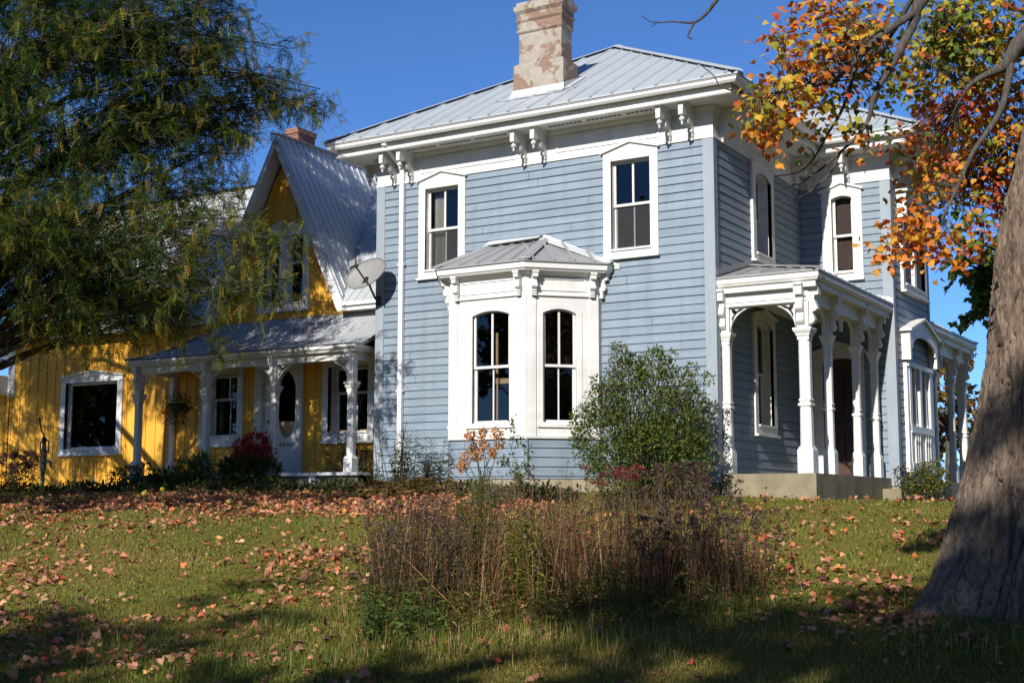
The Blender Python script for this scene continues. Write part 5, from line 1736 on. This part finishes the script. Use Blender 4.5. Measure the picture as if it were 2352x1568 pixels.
# big shrub in front of the bay
shrub('round_shrub', 'big bushy green shrub between the bay window and the corner porch', gpt(1480, 20.6),
      lobes_at([(1400, 1010, 20.5, .62), (1470, 940, 20.6, .66), (1540, 980, 20.7, .62), (1590, 1000, 20.8, .38), (1500, 1050, 20.3, .60), (1420, 1070, 20.2, .48), (1570, 1060, 20.5, .52), (1390, 930, 20.6, .34), (1440, 865, 20.6, .32), (1560, 890, 20.8, .30), (1600, 920, 20.9, .2), (1340, 960, 20.4, .2), (1425, 815, 20.6, .17), (1500, 840, 20.7, .26), (1530, 845, 20.7, .16), (1625, 870, 20.9, .1), (1418, 795, 20.6, .08), (1512, 805, 20.7, .09), (1545, 815, 20.7, .07), (1590, 845, 20.8, .1), (1372, 880, 20.5, .12), (1330, 1010, 20.4, .14), (1632, 940, 20.9, .1), (1460, 830, 20.6, .12)]),
      24000, LT, .064, [(.07, .12, .022), (.115, .165, .032), (.18, .21, .045), (.22, .16, .05)], [4, 4, 2, .8], tip=([(.13, .13, .03), (.18, .11, .05), (.10, .14, .03)], [2, 1, 2]))
# sedum in front of it
P = np.concatenate([np.stack([gpt(u, D) for u, D in zip(rng.uniform(1345, 1470, 46), rng.uniform(18.8, 19.8, 46))])])
herb('stonecrop', 'stonecrop clump with flat dark red flower heads below the big shrub', 'flower', P, rng.uniform(.42, .66, len(P)), .14, .010, (.10, .12, .04),
     leaf=(LS, 9, .06, [(.09, .13, .04), (.14, .17, .05)], [1, 1], .1, .85), head=(LS, 26, .03, .075, .3, [(.20, .035, .035), (.28, .06, .05), (.13, .03, .035)], [3, 2, 2]))
P = np.stack([gpt(u, D) for u, D in zip(rng.uniform(1470, 1640, 60), rng.uniform(18.6, 19.8, 60))])
herb('stonecrop', 'browner faded stonecrop clump left of the concrete porch slab', 'flower', P, rng.uniform(.40, .68, len(P)), .16, .010, (.10, .07, .045),
     leaf=(LS, 7, .055, [(.10, .12, .04), (.13, .10, .05)], [1, 1], .1, .85), head=(LS, 24, .03, .075, .35, [(.10, .045, .05), (.14, .05, .05), (.07, .05, .05)], [3, 2, 3]))
# dried hydrangea by the bay
hb = gpt(1115, 20.8)
hr = empty('dried_hydrangea', tuple(hb), 'dried hydrangea with rusty orange flower heads in front of the bay', 'flower')
sm = MB(); HP, HC = [], []
for u, v, r in [(1080, 1000, .09), (1107, 995, .09), (1140, 995, .10), (1085, 1030, .08), (1110, 1022, .10), (1148, 1018, .10), (1070, 1052, .11), (1098, 1045, .10), (1060, 1072, .08), (1130, 1040, .08)]:
    c = np.array(at(u, v, 20.7+rng.normal(0, .12)))
    sm.tube(curve(hb+np.array([rng.normal(0, .08), 0, 0]), c, .02, 5, .05), [.009, .008, .007, .006, .005, .004], 5)
    k = 110
    HP.append(c+unit(k)*r*rng.uniform(.5, 1, (k, 1))*np.array([1, 1, 1.15])); HC.append(palette(k, [(.42, .19, .06), (.52, .27, .10), (.33, .13, .04)], [3, 2, 2]))
sm.build('stem', M['branch'], hr)
HP, HC = np.concatenate(HP), np.concatenate(HC)
np_obj('flower_head', *leaves_arr(LS, HP, unit(len(HP)), np.full(len(HP), .045), HC, 1.0), M['dryleaf'], hr)
P = np.stack([gpt(u, D) for u, D in zip(rng.uniform(1075, 1190, 70), rng.uniform(20.0, 20.8, 70))])
herb('wormwood', 'grey-green feathery wormwood clump under the dried hydrangea', 'plant', P, rng.uniform(.25, .5, len(P)), .35, .006, (.16, .17, .10),
     leaf=(LN, 22, .07, [(.16, .19, .11), (.20, .22, .13), (.22, .19, .06)], [3, 2, 1], .1, 1))
# trailing vine up the bay corner
vb = gpt(1190, 20.3)
vr = empty('climbing_vine', tuple(vb), 'thin leafy vine and yellow stems leaning beside the bay skirt', 'plant')
sm = MB(); VP = []
for pts in ([(1190, 1110), (1185, 1070), (1175, 1030), (1180, 1000), (1176, 960)], [(1190, 1110), (1210, 1080), (1215, 1045), (1200, 1015), (1188, 1005)], [(1185, 1110), (1205, 1065), (1225, 1100), (1235, 1120)], [(1195, 1110), (1165, 1065), (1150, 1055)]):
    Q = [np.array(at(u, v, 20.25)) for u, v in pts]
    Q = [spl(Q, i/16) for i in range(17)]
    sm.tube(Q, .005, 4)
    VP += [q+rng.normal(0, .035, 3) for q in Q for _ in range(5)]
sm.build('stem', M['branch'], vr)
VP = np.array(VP)
np_obj('leaves', *leaves_arr(LT, VP, unit(len(VP)), rng.uniform(.05, .10, len(VP)), palette(len(VP), [(.12, .15, .03), (.20, .20, .04), (.07, .10, .03)], [2, 1, 2])), M['leaf'], vr)

# tall weeds along the left of the blue wall
DKG = ([(.03, .05, .012), (.05, .075, .018), (.08, .085, .025), (.08, .05, .025)], [3, 3, 2, 1])
for u0, u1, D0_, D1_, n, h0, h1, lab in [(905, 960, 23.2, 23.9, 26, .65, 1.12, 'dark tall weeds with feathery seed heads right of the white downspout'),
                                        (975, 1032, 22.6, 23.4, 24, .45, .95, 'dark brown weed clump against the left foot of the bay'),
                                        (757, 815, 25.2, 26.0, 34, .55, 1.15, 'dark green tall flower stalks in front of the porch right post'),
                                        (820, 872, 24.8, 25.4, 26, .45, .85, 'dark tangled weeds at the corner between the two houses')]:
    P = np.stack([gpt(u, D) for u, D in zip(rng.uniform(u0, u1, n), rng.uniform(D0_, D1_, n))])
    herb('tall_weeds', lab, 'plant', P, rng.uniform(h0, h1, n), .13, .009, (.06, .045, .03), leaf=(LN, 20, .15, *DKG, .08, .95),
         head=(LN, 16, .045, .10, 1.0, [(.10, .07, .05), (.16, .13, .10), (.07, .05, .035)], [2, 1, 2]))
P = np.stack([gpt(u, D) for u, D in zip([800, 814, 822, 797], [25.3, 25.4, 25.3, 25.5])])
herb('flower_spike', 'few thin tall flower spikes rising before the porch right window', 'plant', P, np.array([1.95, 1.75, 2.25, 1.6]), .02, .008, (.05, .05, .03), head=(LS, 20, .03, .05, 5.0, [(.03, .03, .025), (.08, .06, .06)], [2, 1]))
P = np.stack([gpt(u, D) for u, D in zip(rng.uniform(925, 1000, 40), rng.uniform(22.6, 23.4, 40))])
herb('iris_leaves', 'clump of upright sword-shaped green leaves beside the downspout', 'plant', P, rng.uniform(.15, .3, 40), .2, .006, (.05, .08, .02), leaf=(tmpl_leaf(1, .07, .2), 5, .5, [(.06, .10, .02), (.09, .12, .03)], [2, 1], 0, .2))
P = np.stack([gpt(u, 23.3+rng.normal(0, .15)) for u in (872, 884, 896, 908, 918)])
herb('bare_stalks', 'bare dark leaning stalks beside the white downspout', 'plant', P, np.array([.95, 1.15, .9, 1.2, 1.05]), .22, .016, (.035, .028, .025), leaf=(LN, 8, .06, [(.06, .05, .04)], [1], .3, 1))

# red coleus and its green base
cb = gpt(580, 26.2)
shrub('coleus', 'red-leaved coleus mound in front of the porch door', cb, lobes_at([(560, 1035, 26.0, .24), (590, 1022, 26.0, .27), (612, 1045, 26.0, .20), (575, 1050, 26, .22), (545, 1055, 26, .14)]), 2200, LT, .085, [(.40, .04, .04), (.52, .07, .06), (.26, .03, .03), (.58, .14, .09)], [3, 3, 3, 1], cat='flower')
shrub('leafy_bush', 'dark green bush with a few yellow leaves under the red coleus', gpt(575, 25.9), lobes_at([(535, 1085, 25.8, .26), (575, 1082, 25.7, .28), (615, 1085, 25.8, .26), (520, 1070, 25.8, .14)]), 1900, LT, .11, [(.04, .065, .015), (.07, .095, .02), (.22, .17, .03)], [4, 3, 1], cat='plant')
shrub('peony', 'bright green long-leaved plant in front of a white porch post', gpt(440, 26.6), lobes_at([(430, 1090, 26.4, .26), (460, 1080, 26.4, .24), (475, 1062, 26.4, .13), (415, 1100, 26.4, .16)]), 520, LN, .20, [(.07, .14, .03), (.11, .18, .04), (.16, .21, .06)], [3, 3, 1], cat='plant')
shrub('leafy_bush', 'low green bush left of the bright green plant at the porch edge', gpt(380, 27), lobes_at([(375, 1100, 26.9, .2), (400, 1105, 26.9, .17), (350, 1105, 27, .15)]), 420, LT, .11, [(.05, .08, .02), (.08, .11, .03)], [2, 1], cat='plant')
shrub('leafy_bush', 'yellow-green low bush below the picture window near the porch left post', gpt(310, 27.6), lobes_at([(300, 1090, 27.4, .22), (330, 1085, 27.4, .2), (270, 1098, 27.4, .18)]), 500, LT, .10, [(.09, .12, .03), (.14, .15, .03), (.05, .08, .02)], [2, 2, 2], cat='plant')
for u, lab in ((205, 'thin sapling weed left of the picture window corner'), (255, 'thin leafy weed standing below the picture window')):
    P = np.stack([gpt(u+rng.normal(0, 5), 28.2) for _ in range(4)])
    herb('thin_weed', lab, 'plant', P, rng.uniform(.5, .75, 4), .1, .008, (.05, .05, .02), leaf=(LT, 12, .09, [(.05, .07, .02), (.08, .08, .03)], [1, 1], .3, 1))
P = np.stack([gpt(u, D) for u, D in zip(rng.uniform(-30, 85, 44), rng.uniform(27.5, 28.8, 44))])
herb('faded_hydrangea', 'faded brown hydrangea bush beside the hand pump', 'flower', P, rng.uniform(.4, .85, 44), .2, .010, (.05, .035, .02), leaf=(LT, 14, .11, [(.05, .04, .02), (.10, .055, .03), (.04, .05, .015)], [3, 2, 2], .1, 1), head=(LS, 40, .05, .09, .8, [(.085, .035, .025), (.13, .05, .03)], [2, 1]))
# border of low greenery along the house foot
n = 5200
u = rng.uniform(-40, 1330, n)
fr_ = np.where(u < 900, rng.uniform(25.0, 28.6, n), rng.uniform(20.3, 23.5, n))
k_ = 28.6-(u+40)/1370*7.6
D_ = k_+rng.uniform(-.9, .35, n)
P = np.array([at(a, 1164, b) for a, b in zip(u, D_)]); P[:, 2] = gz(P[:, 0], P[:, 1])+rng.uniform(0, .17, n)*(.35+.6*np.abs(np.sin(u*.021+1)))
np_obj('ground_cover', *leaves_arr(LT, P, unit(n)+np.array([0, 0, .6]), rng.uniform(.06, .15, n), palette(n, [(.035, .055, .014), (.06, .085, .02), (.10, .10, .03), (.09, .06, .03)], [4, 3, 2, 1])), M['leaf'])
tag(bpy.data.objects['ground_cover'], 'low dark ground cover and weeds along the house foot', 'ground cover', kind='stuff')
# dry leaves and grass heap left of the bay
P = np.stack([gpt(u, D) for u, D in zip(rng.uniform(830, 1050, 240), rng.uniform(21.6, 23.2, 240))])
herb('straw_grass', 'tangle of straw-coloured dead grass at the foot of the blue wall', 'grass', P, rng.uniform(.18, .42, 240), .6, .006, (.22, .13, .05), leaf=(tmpl_leaf(1, .05, .5), 4, .32, [(.26, .16, .06), (.17, .12, .04), (.10, .10, .03)], [3, 2, 2], 0, .6))

# shrub at the wing's right foot
wb = gpt(2125, 23.6)
shrub('yellow_shrub', 'yellow-green shrub at the right foot of the blue wing', wb, lobes_at([(2110, 1105, 23.4, .26), (2140, 1095, 23.4, .28), (2125, 1125, 23.3, .26), (2160, 1110, 23.4, .2), (2090, 1120, 23.4, .16), (2150, 1075, 23.5, .14), (2115, 1078, 23.5, .10)]), 1100, LT, .085, [(.14, .16, .03), (.20, .20, .045), (.09, .12, .03), (.20, .10, .03)], [3, 3, 2, 1])
shrub('dark_seedling', 'small dark-leaved plant against the wing corner board', gpt(2072, 23.8), lobes_at([(2066, 1085, 23.8, .12), (2078, 1100, 23.8, .13)]), 130, LT, .08, [(.05, .045, .04), (.08, .06, .05)], [1, 1], cat='plant')

# hanging basket
hbp = Vector((-12.29, .2, 1.62))
bk = empty('hanging_basket', hbp, 'hanging basket with trailing leaves and red flowers under the long porch', 'hanging basket')
MB().lathe(hbp, [(-.16, .09), (-.14, .13), (.0, .17), (.02, .175), (.02, .15), (.0, .1)], 14).build('pot', M['pot'], bk)
cm = MB()
for a in (0, 2.1, 4.2): cm.tube([hbp+Vector((.16*math.cos(a), .16*math.sin(a), 0)), hbp+Vector((0, 0, .45))], .004, 4)
cm.tube([hbp+Vector((0, 0, .45)), hbp+Vector((0, 0, .80))], .004, 4)
cm.build('chain', M['dishdark'], bk)
n = 620
d = unit(n)
P = np.array(hbp)+d*rng.uniform(.12, .30, (n, 1))*np.array([1, 1, .75])+np.array([0, 0, .03])
k_ = rng.random(n) < .45
P[k_, 2] -= rng.uniform(0, .42, k_.sum())*(np.linalg.norm(d[k_, :2], axis=1))
np_obj('leaves', *leaves_arr(LT, P, d+unit(n)*.5-np.array([0, 0, .4]), rng.uniform(.05, .10, n), palette(n, [(.06, .10, .02), (.12, .14, .03), (.14, .08, .03), (.05, .05, .02)], [3, 3, 2, 2])), M['leaf'], bk)
n = 60
P = np.array(hbp)+np.array([-.08, -.22, -.16])+rng.normal(0, .07, (n, 3))
np_obj('flower', *leaves_arr(LS, P, unit(n), np.full(n, .05), palette(n, [(.45, .03, .02), (.55, .06, .03)], [1, 1])), M['leaf'], bk)

# two yellow hawkweed flowers on the lawn
for u, v, vb_, lab in ((332, 1133, 1166, 'left of two thin yellow flowers on the leafy lawn'), (373, 1124, 1165, 'right and taller of two thin yellow flowers on the leafy lawn')):
    D_ = 19.0
    b0 = gpt(u-4, D_); tp = np.array(at(u, v, D_))
    r_ = empty('yellow_flower', tuple(b0), lab, 'flower', 'yellow flowers on the lawn')
    MB().tube(curve(b0, tp, 0, 5, .03), .0055, 5).build('stem', M['stemgreen'], r_)
    n = 26
    np_obj('petals', *leaves_arr(LT, tp+rng.normal(0, .012, (n, 3)), unit(n)+np.array([0, 0, .5]), np.full(n, .035), palette(n, [(.75, .60, .03)], [1])), M['leaf'], r_)

# ------------------------------------------------------------------ the bed of dead perennials in the lawn
def bedpts(n, poly_u, D0_, D1_, ed=.0):
    u = rng.uniform(poly_u[0], poly_u[1], n)+rng.normal(0, .09*(poly_u[1]-poly_u[0]), n)
    D_ = rng.uniform(D0_, D1_, n)
    c = (poly_u[0]+poly_u[1])/2; hw_ = (poly_u[1]-poly_u[0])/2
    D_ = D0_+(D_-D0_)*np.sqrt(np.clip(1-((u-c)/hw_)**4*.5, .3, 1))+rng.normal(0, .12, n)
    P = np.array([at(a, 1164, b) for a, b in zip(u, D_)]); P[:, 2] = gz(P[:, 0], P[:, 1])
    return P
SEED = [(.06, .043, .034), (.14, .095, .07), (.24, .165, .115)]
CL = bedpts(150, (930, 1640), 11.9, 15.4)
ci = rng.integers(0, 150, 1350)
P = CL[ci]+np.stack([rng.normal(0, .20, 1350), rng.normal(0, .20, 1350), np.zeros(1350)], 1)
P[:, 2] = gz(P[:, 0], P[:, 1])
hgt = (rng.uniform(.5, 1.08, 150)[ci])*rng.uniform(.62, 1.08, 1350)
herb('dry_perennials', 'dense stand of dead brown flower stalks in the lawn bed', 'dry plants', P, hgt, np.where(rng.random(1350) < .16, .5, .13), .0065, [(.27, .135, .065), (.22, .11, .055), (.40, .25, .13), (.50, .37, .22), (.15, .085, .05), (.30, .14, .07)],
     leaf=(LN, 6, .075, [(.14, .07, .04), (.09, .06, .035), (.10, .12, .03), (.14, .15, .04), (.20, .13, .06)], [3, 2, 2, 2, 2], .05, .95), head=(LS, 8, .022, .036, .6, SEED+[(.16, .09, .06)], [2, 3, 3, 2]), kind='stuff', one=True)
P = bedpts(620, (900, 1700), 11.3, 15.0)
herb('bed_undergrowth', 'low green and straw-coloured undergrowth among the dead stalks', 'undergrowth', P, rng.uniform(.12, .46, len(P)), .4, .006, [(.12, .12, .03), (.22, .16, .07)],
     leaf=(LN, 12, .11, [(.11, .15, .025), (.18, .20, .035), (.28, .21, .08), (.15, .085, .04)], [3, 3, 2, 1], .05, 1), kind='stuff', one=True)
P = bedpts(110, (1480, 1730), 12.0, 14.2)
herb('seed_stalks', 'dark dead stalks with black seed clusters at the right end of the bed', 'dry plants', P, rng.uniform(.45, 1.0, 110), .16, .008, [(.10, .055, .04), (.06, .04, .03), (.16, .09, .06)], leaf=(LN, 4, .06, [(.06, .045, .035)], [1], .2, .9), head=(LS, 42, .022, .055, .8, SEED, [4, 3, 1]))
P = bedpts(26, (1690, 1775), 12.6, 13.6)
herb('seed_stalks', 'few thin outlying seed stalks right of the bed against the concrete slab', 'dry plants', P, rng.uniform(.55, .92, 26), .12, .007, (.09, .06, .035), head=(LS, 34, .020, .045, .8, SEED, [4, 3, 1]))
P = bedpts(190, (850, 1030), 12.3, 14.7)
herb('aster_clump', 'dark leafy asters gone to seed at the left end of the bed', 'dry plants', P, rng.uniform(.30, .95, 190), .24, .008, (.07, .06, .03), leaf=(LN, 12, .07, [(.045, .065, .015), (.07, .085, .02), (.05, .04, .02)], [3, 2, 2], .1, .95), head=(LS, 30, .022, .065, .9, SEED, [4, 3, 1]))
for u0, u1, D0_, n, h0, h1, lab in ((1060, 1130, 14.2, 20, .85, 1.15, 'tall dark green goldenrod standing behind the dead stalks'), (1205, 1275, 12.9, 9, .45, .75, 'short pale green leafy stems in the middle of the bed')):
    P = bedpts(n, (u0, u1), D0_, D0_+.5)
    herb('goldenrod', lab, 'plant', P, rng.uniform(h0, h1, n), .08, .009, (.10, .12, .03), leaf=(LN, 34, .11, [(.08, .13, .025), (.13, .16, .03), (.20, .18, .03)], [3, 3, 1], .1, 1))
P = bedpts(12, (1165, 1235), 12.6, 13.1)
herb('goldenrod', 'yellowing goldenrod with drooping bright leaves in the bed front', 'plant', P, rng.uniform(.7, .98, 12), .07, .009, (.16, .15, .03), leaf=(LN, 36, .13, [(.14, .19, .03), (.22, .21, .035), (.30, .24, .04)], [3, 3, 2], .1, 1))
P = bedpts(60, (840, 1010), 11.2, 12.3)
herb('nettle_clump', 'low bright green nettle-like leaves at the bed left front', 'plant', P, rng.uniform(.2, .5, 60), .25, .008, (.07, .09, .03), leaf=(LT, 14, .085, [(.07, .12, .02), (.11, .17, .03), (.05, .08, .02)], [3, 3, 2], .1, 1))
# ------------------------------------------------------------------ lawn grass and fallen leaves
def samp(n, D0_, D1_, umin=-800, umax=2800):
    D_ = np.sqrt(rng.uniform(D0_**2, D1_**2, n))
    u = rng.uniform(umin, umax, n)
    X = CAM[None, :]+D_[:, None]*(_F[None, :]*1.0+_R[None, :]*((u-1176)/KF)[:, None])
    return X[:, 0], X[:, 1], D_, u
def keep(x, y):
    k = (y < -.1) | (x > 0)
    k &= ~((x > -.02) & (x < 1.66) & (y > 0) & (y < 4.4)) & ~((x > -22) & (x < 1.8) & (y > .0))
    k &= ~((x > -5.5) & (x < -2.0) & (y > -1.1))
    return k
def blades(n, D0_, D1_, hmin, hmax, wd, cols, wts, lean=.45, mask=None, pts=None, name='grass'):
    if pts is None:
        x, y, D_, u = samp(n, D0_, D1_)
    else: x, y = pts
    k = keep(x, y)
    if mask is not None: k &= mask(x, y)
    x, y = x[k], y[k]; n = len(x)
    z = gz(x, y)
    nz = np.array([mnoise.noise(Vector((a*.35, b*.35, 0))) for a, b in zip(x[::1], y[::1])])*np.where((np.abs(x) < 41) & (y < -1.2), .05, 0)
    z = z+nz-.01
    h = rng.uniform(hmin, hmax, n)
    pat = np.array([mnoise.noise(Vector((a*.9+7, b*.9, 3))) for a, b in zip(x, y)])
    h *= 1+.35*pat
    a = rng.uniform(0, 2*math.pi, n); l = np.abs(rng.normal(0, lean, n))
    dx, dy = np.cos(a)*l*h, np.sin(a)*l*h
    px, py = -np.sin(a)*wd*.5, np.cos(a)*wd*.5
    B = np.stack([x, y, z], 1)
    Mid = B+np.stack([dx*.35, dy*.35, h*.6], 1)
    T_ = B+np.stack([dx, dy, h*np.sqrt(np.clip(1-.5*l*l, .2, 1))], 1)
    o = np.stack([px, py, np.zeros(n)], 1)
    V = np.stack([B-o, B+o, Mid+o*.8, Mid-o*.8, T_], 1)
    f = np.array([0, 1, 2, 3, 3, 2, 4])
    flat = (f[None, :]+(np.arange(n)*5)[:, None]).ravel()
    pb2 = np.array([mnoise.noise(Vector((a*.33+3, b*.33, 8))) for a, b in zip(x, y)])
    C = palette(n, cols, wts, .22)*(1+.3*pat[:, None])*(1+pb2[:, None]*np.array([.55, .12, .5]))
    return V.reshape(-1, 3), flat, np.tile([4, 3], n), np.repeat(np.clip(C, .004, .8), 5, axis=0)
GC_ = [(.14, .17, .03), (.21, .21, .042), (.28, .24, .07), (.37, .28, .13), (.22, .15, .06)]
G = [blades(335000, 6.5, 13, .025, .065, .0065, GC_, [4, 4, 3, 1.4, 1], .75), blades(300000, 13, 30, .025, .06, .012, GC_, [4, 4, 3, 1.4, 1], .7)]
# longer tufts round the bed, the trunk and here and there
bx_, by_ = [], []
for u, D_, s, k in [(1000, 11.2, .30, 900), (930, 11.6, .30, 700), (1110, 11.0, .4, 600), (1250, 11.4, .5, 600), (1400, 11.4, .5, 500), (1550, 11.6, .5, 450), (1700, 11.8, .35, 350), (2180, 10.3, .5, 500), (2300, 10.1, .35, 500), (860, 12.6, .3, 400), (1350, 10.4, .4, 250), (800, 10.6, .3, 250), (660, 12.2, .2, 150), (300, 11.2, .25, 200), (2130, 11.9, .16, 500), (2210, 10.9, .18, 500), (2300, 10.5, .2, 450), (1480, 10.8, .25, 250), (200, 13, .3, 150), (500, 10.2, .3, 150)]:
    p = at(u, 1164, D_)
    bx_.append(p[0]+rng.normal(0, s, k)); by_.append(p[1]+rng.normal(0, s, k))
G.append(blades(0, 0, 0, .08, .24, .006, [(.11, .17, .025), (.17, .22, .04), (.26, .24, .07), (.38, .30, .14)], [4, 4, 2, 1.5], .9, pts=(np.concatenate(bx_), np.concatenate(by_))))
x, y, D_, u = samp(16000, 7, 22)
pw_ = np.array([mnoise.noise(Vector((a*1.1+30, b*1.1, 2))) for a, b in zip(x, y)])
k = keep(x, y) & (pw_ > .22)
x, y = x[k], y[k]; n = len(x)
G.append(leaves_arr(LT, np.stack([x, y, gz(x, y)+rng.uniform(.0, .05, n)], 1), unit(n)*np.array([1, 1, .5])+np.array([0, 0, .25]), rng.uniform(.04, .085, n), palette(n, [(.09, .15, .025), (.13, .19, .035), (.17, .18, .04)], [3, 2, 1])))
g_ = np_obj('grass', *joinst(G), M['grass'])
tag(g_, 'uneven autumn grass of the sloping lawn', 'grass', kind='stuff')

LEAFC = [(.48, .205, .115), (.52, .26, .15), (.38, .145, .08), (.56, .17, .06), (.40, .08, .04), (.54, .29, .09), (.26, .125, .07)]
x, y, D_, u = samp(76000, 6.8, 29, -800, 2700)
dens = np.array([mnoise.noise(Vector((a*.45, b*.45, 5))) for a, b in zip(x, y)])*.8+np.array([mnoise.noise(Vector((a*1.6, b*1.6, 9))) for a, b in zip(x, y)])*.6
pr = np.clip(.20+.75*dens, .02, 1)*np.where(u < 1000, .85, .5)*np.where((u > 950) & (D_ < 11.5), .55, 1)
pr *= np.where((x > 1.5) & (y > -10) & (y < -4.2), 1.35, 1.0)
band = np.exp(-((y+3.4)/1.0)**2)*(x < -1.2)
pr = np.maximum(pr, band*.6*np.clip(.65+.6*dens, .2, 1))
pr *= np.where(y > -1.9, .35, 1)
k = (rng.random(len(x)) < pr) & keep(x, y)
x, y = x[k], y[k]
e = samp(9000, 18.5, 24.5, -200, 1250)
q = (np.abs(e[1]+3.2) < 1.5) & (rng.random(9000) < .55)
x, y = np.concatenate([x, e[0][q]]), np.concatenate([y, e[1][q]])
tl = at(2215, 1164, 10.9); kx = tl[0]+rng.normal(0, .8, 420); ky = tl[1]+rng.normal(0, .45, 420)
x, y = np.concatenate([x, kx]), np.concatenate([y, ky])
n = len(x)
z = gz(x, y)+rng.uniform(.02, .075, n)+np.array([mnoise.noise(Vector((a*.35, b*.35, 0))) for a, b in zip(x, y)])*.05*(y < -1.2)
a = rng.uniform(0, 2*math.pi, n)
fw = np.stack([np.cos(a), np.sin(a), rng.normal(0, .25, n)], 1)
up = np.stack([rng.normal(0, .6, n), rng.normal(0, .6, n), np.ones(n)], 1)
up[rng.random(n) < .4, 2] *= -1
A = []
for i, cu in enumerate((.2, .6, 1.1)):
    s_ = np.arange(n) % 3 == i
    V_, F_ = tmpl_maple(1.0, cu)
    V_ = V_.copy(); V_[:, 2] += .12*np.sin(V_[:, 1]*5+i)*V_[:, 1]
    A.append(stamp(V_, F_, np.stack([x, y, z], 1)[s_], basis(fw[s_], up[s_], rng.uniform(.035, .105, s_.sum())), palette(int(s_.sum()), LEAFC, [4, 4, 3, 1.1, .7, 1.0, 2.2], .16)))
fl = np_obj('fallen_leaves', *joinst(A), M['dryleaf'])
tag(fl, 'fallen pinkish and orange maple leaves scattered over the lawn', 'fallen leaves', kind='stuff')
